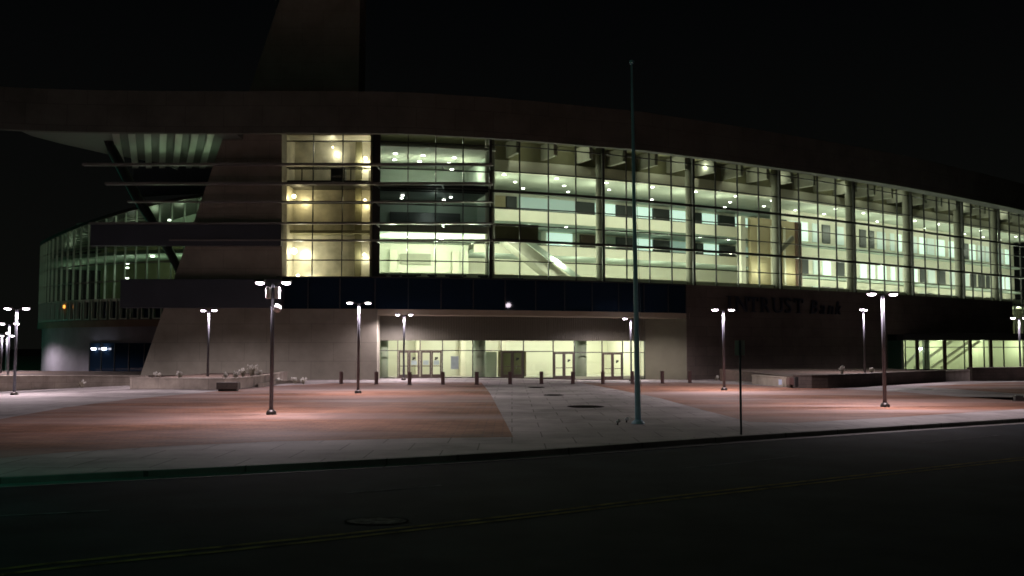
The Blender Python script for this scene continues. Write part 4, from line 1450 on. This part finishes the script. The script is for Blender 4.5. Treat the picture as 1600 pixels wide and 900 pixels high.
for i, (px, py, h, rad, npale, lab) in enumerate(pl):
    D = 63.5 if px < 370 and px > 200 else (66.5 if px < 480 else 72)
    zt_ = 0.57
    if 430 < px < 480: D = 69.5; zt_ = 0.0
    if px > 1000: D = 76 if px < 1230 else 68.5; zt_ = 0.0 if px < 1230 else 0.73
    if px < 200: D = 70; zt_ = gz(-30, 70)
    x = ray(px, 590)[0] * D
    o = make_tuft(i + 3, h * 1.2, rad, 60, npale * 2)
    o.location = (x, D, zt_)
    o['label'] = lab
    o['group'] = 'pale tufts in the planting beds'

# ground covers
def cover(px0, px1, y, dy, lab, z=0.005, road=False):
    a = G(px0, y, -0.13 if road else 0); b = G(px1, y, -0.13 if road else 0)
    g0 = G((px0 + px1) / 2, y - dy, -0.13 if road else 0); g1 = G((px0 + px1) / 2, y + dy, -0.13 if road else 0)
    hw = (b.x - a.x) / 2; hd = (g0.y - g1.y) / 2
    zz = (-0.13 if road else 0) + z
    u = thing('utility_cover', lab, 'manhole cover', ((a.x + b.x) / 2, (g0.y + g1.y) / 2, zz), 0, 'metal covers set in the ground')
    bm = B()
    n = 20
    vs = [bm.verts.new((hw * math.cos(i * 2 * math.pi / n), hd * math.sin(i * 2 * math.pi / n), 0.004)) for i in range(n)]
    bm.faces.new(vs)
    obj('lid', bm, 'worn_lid' if road else 'lid_dark', u)
    bm = B()
    ins = [bm.verts.new((hw * math.cos(i * 2 * math.pi / n), hd * math.sin(i * 2 * math.pi / n), 0.008)) for i in range(n)]
    ous = [bm.verts.new((hw * 1.08 * math.cos(i * 2 * math.pi / n), hd * 1.08 * math.sin(i * 2 * math.pi / n), 0.008)) for i in range(n)]
    for i in range(n):
        bm.faces.new((ins[i], ous[i], ous[(i + 1) % n], ins[(i + 1) % n]))
    obj('ring', bm, 'lid_dark', u)
cover(888, 942, 635.5, 2.0, 'largest dark cover on the concrete path left of the flagpole')
cover(850, 880, 617.5, 1.2, 'middle dark cover on the concrete path before the doors')
cover(826, 850, 605.5, 1.0, 'smallest dark cover nearest the entrance doors')
cover(541, 636, 815, 5.5, 'worn pale manhole cover in the dark street', road=True)

# furniture silhouettes inside, at the glass
tb = []
for i, (px, wd) in enumerate(((597, .5), (617, .55), (640, 1.0), (677, .4), (714, .9), (758, .5), (804, .9))):
    t = fc.find_px(px)
    q = fc.at(t, 0.5)
    u = thing('lounge_table', 'x', 'table', (q.x, q.y, ZG0 - 0.0), 0, 'black tables behind the concourse glass')
    u['label'] = ['black table behind the upper glass, at the dark pier', 'black table behind the glass, second from the dark pier', 'wide black table behind the glass, below the grey hanging board',
                  'smallest black table behind the glass, right of the wide one', 'wide black table behind the glass, left of the first round column', 'narrow black table at the foot of the first round column', 'low black table right of the first round column'][i]
    hgt = 0.45 if px != 804 else 0.28
    bm = B(); box(bm, -wd, wd, -0.22, 0.22, hgt - 0.14, hgt); obj('table_top', bm, 'black', u, bevel=0.02)
    bm = B(); box(bm, -wd * .6, wd * .6, -0.15, 0.15, 0.0, hgt - 0.142); obj('pedestal', bm, 'black', u)

# traffic signal at the street corner, left of the view: its green lens tints kerb and poles
ts = thing('traffic_signal', 'traffic signal with green lens lit at the street corner left of view', 'traffic light', (-17, 15.2, 0))
bm = B(); tube(bm, [(0, 0, 0), (0, 0, 4.6)], [0.11, 0.09], 12); obj('pole', bm, 'pole_grey', ts, smooth=True)
bm = B(); box(bm, 0.1, 0.42, -0.2, 0.15, 3.3, 4.4); obj('signal_housing', bm, 'black', ts, bevel=0.03)
for k, m in enumerate(('green_lens', 'room_dark', 'room_dark')):
    bm = B(); tube(bm, [(0.42, -0.02, 3.5 + k * .35), (0.47, -0.02, 3.5 + k * .35)], 0.12, 16); obj('lens', bm, m, ts)
light('signal_light', 'POINT', (0.75, 0, 3.5), 250, (0.05, 1.0, 0.62), 0.1, ts)
ts.rotation_euler = (0, 0, R(35))
t2 = copy_tree(ts)  # second signal, added out of view to tint the lawn green
t2.location = (-92, 112, -1.0)
t2.rotation_euler = (0, 0, R(20))
t2['label'] = 'added distant traffic signal with green lens beyond the lawn, outside the left edge'
for c_ in t2.children:
    if c_.type == 'LIGHT':
        c_.data = c_.data.copy(); c_.data.energy = 2200

# tall street light across the road behind the viewpoint, mirrored in the dark glass band
tq = find_off(808, -1.9, 10, 40)
pq = fc.at(tq, -1.9)
dq = (fc.at(tq + 0.8, -1.9) - fc.at(tq - 0.8, -1.9)).normalized()
nq = Vector((dq.y, -dq.x, 0))
P0 = Vector((pq.x, pq.y, W(808, 477, pq.y).z))
inc = (P0 - Vector((0, 0, CAMZ))).normalized()
rf = inc - 2 * inc.dot(nq) * nq
PL = P0 + rf * 118
sl = thing('street_light', 'tall street light across the road, outside the view', 'street lamp', (PL.x, PL.y, -0.1))
bm = B(); tube(bm, [(1.4, 0, 0), (1.4, 0, PL.z - 0.3), (0.9, 0, PL.z + 0.25), (0.3, 0, PL.z + 0.3)], [0.13, 0.08, 0.06, 0.05], 12); obj('pole', bm, 'pole_grey', sl, smooth=True)
bm = B(); box(bm, -0.7, 0.3, -0.3, 0.3, PL.z + 0.2, PL.z + 0.5); h_ = obj('lamp_head', bm, 'bronze', sl, bevel=0.06)
bm = B(); bmesh.ops.create_uvsphere(bm, u_segments=14, v_segments=8, radius=0.62, matrix=Matrix.Translation((-0.2, 0, PL.z + 0.12)) @ Matrix.Scale(0.8, 4, (0, 0, 1))); obj('lens', bm, 'lamp_lens', h_, smooth=True)
bm = B(); bmesh.ops.create_uvsphere(bm, u_segments=14, v_segments=8, radius=0.42, matrix=Matrix.Translation((1.0, -0.1, PL.z - 1.5))); obj('lens', bm, 'lamp_lens', h_, smooth=True)
bm = B(); box(bm, 1.0, 1.42, -0.3, 0.3, PL.z - 1.15, PL.z - 0.9); obj('flood_bracket', bm, 'bronze', sl)
print('STREETLIGHT', PL)
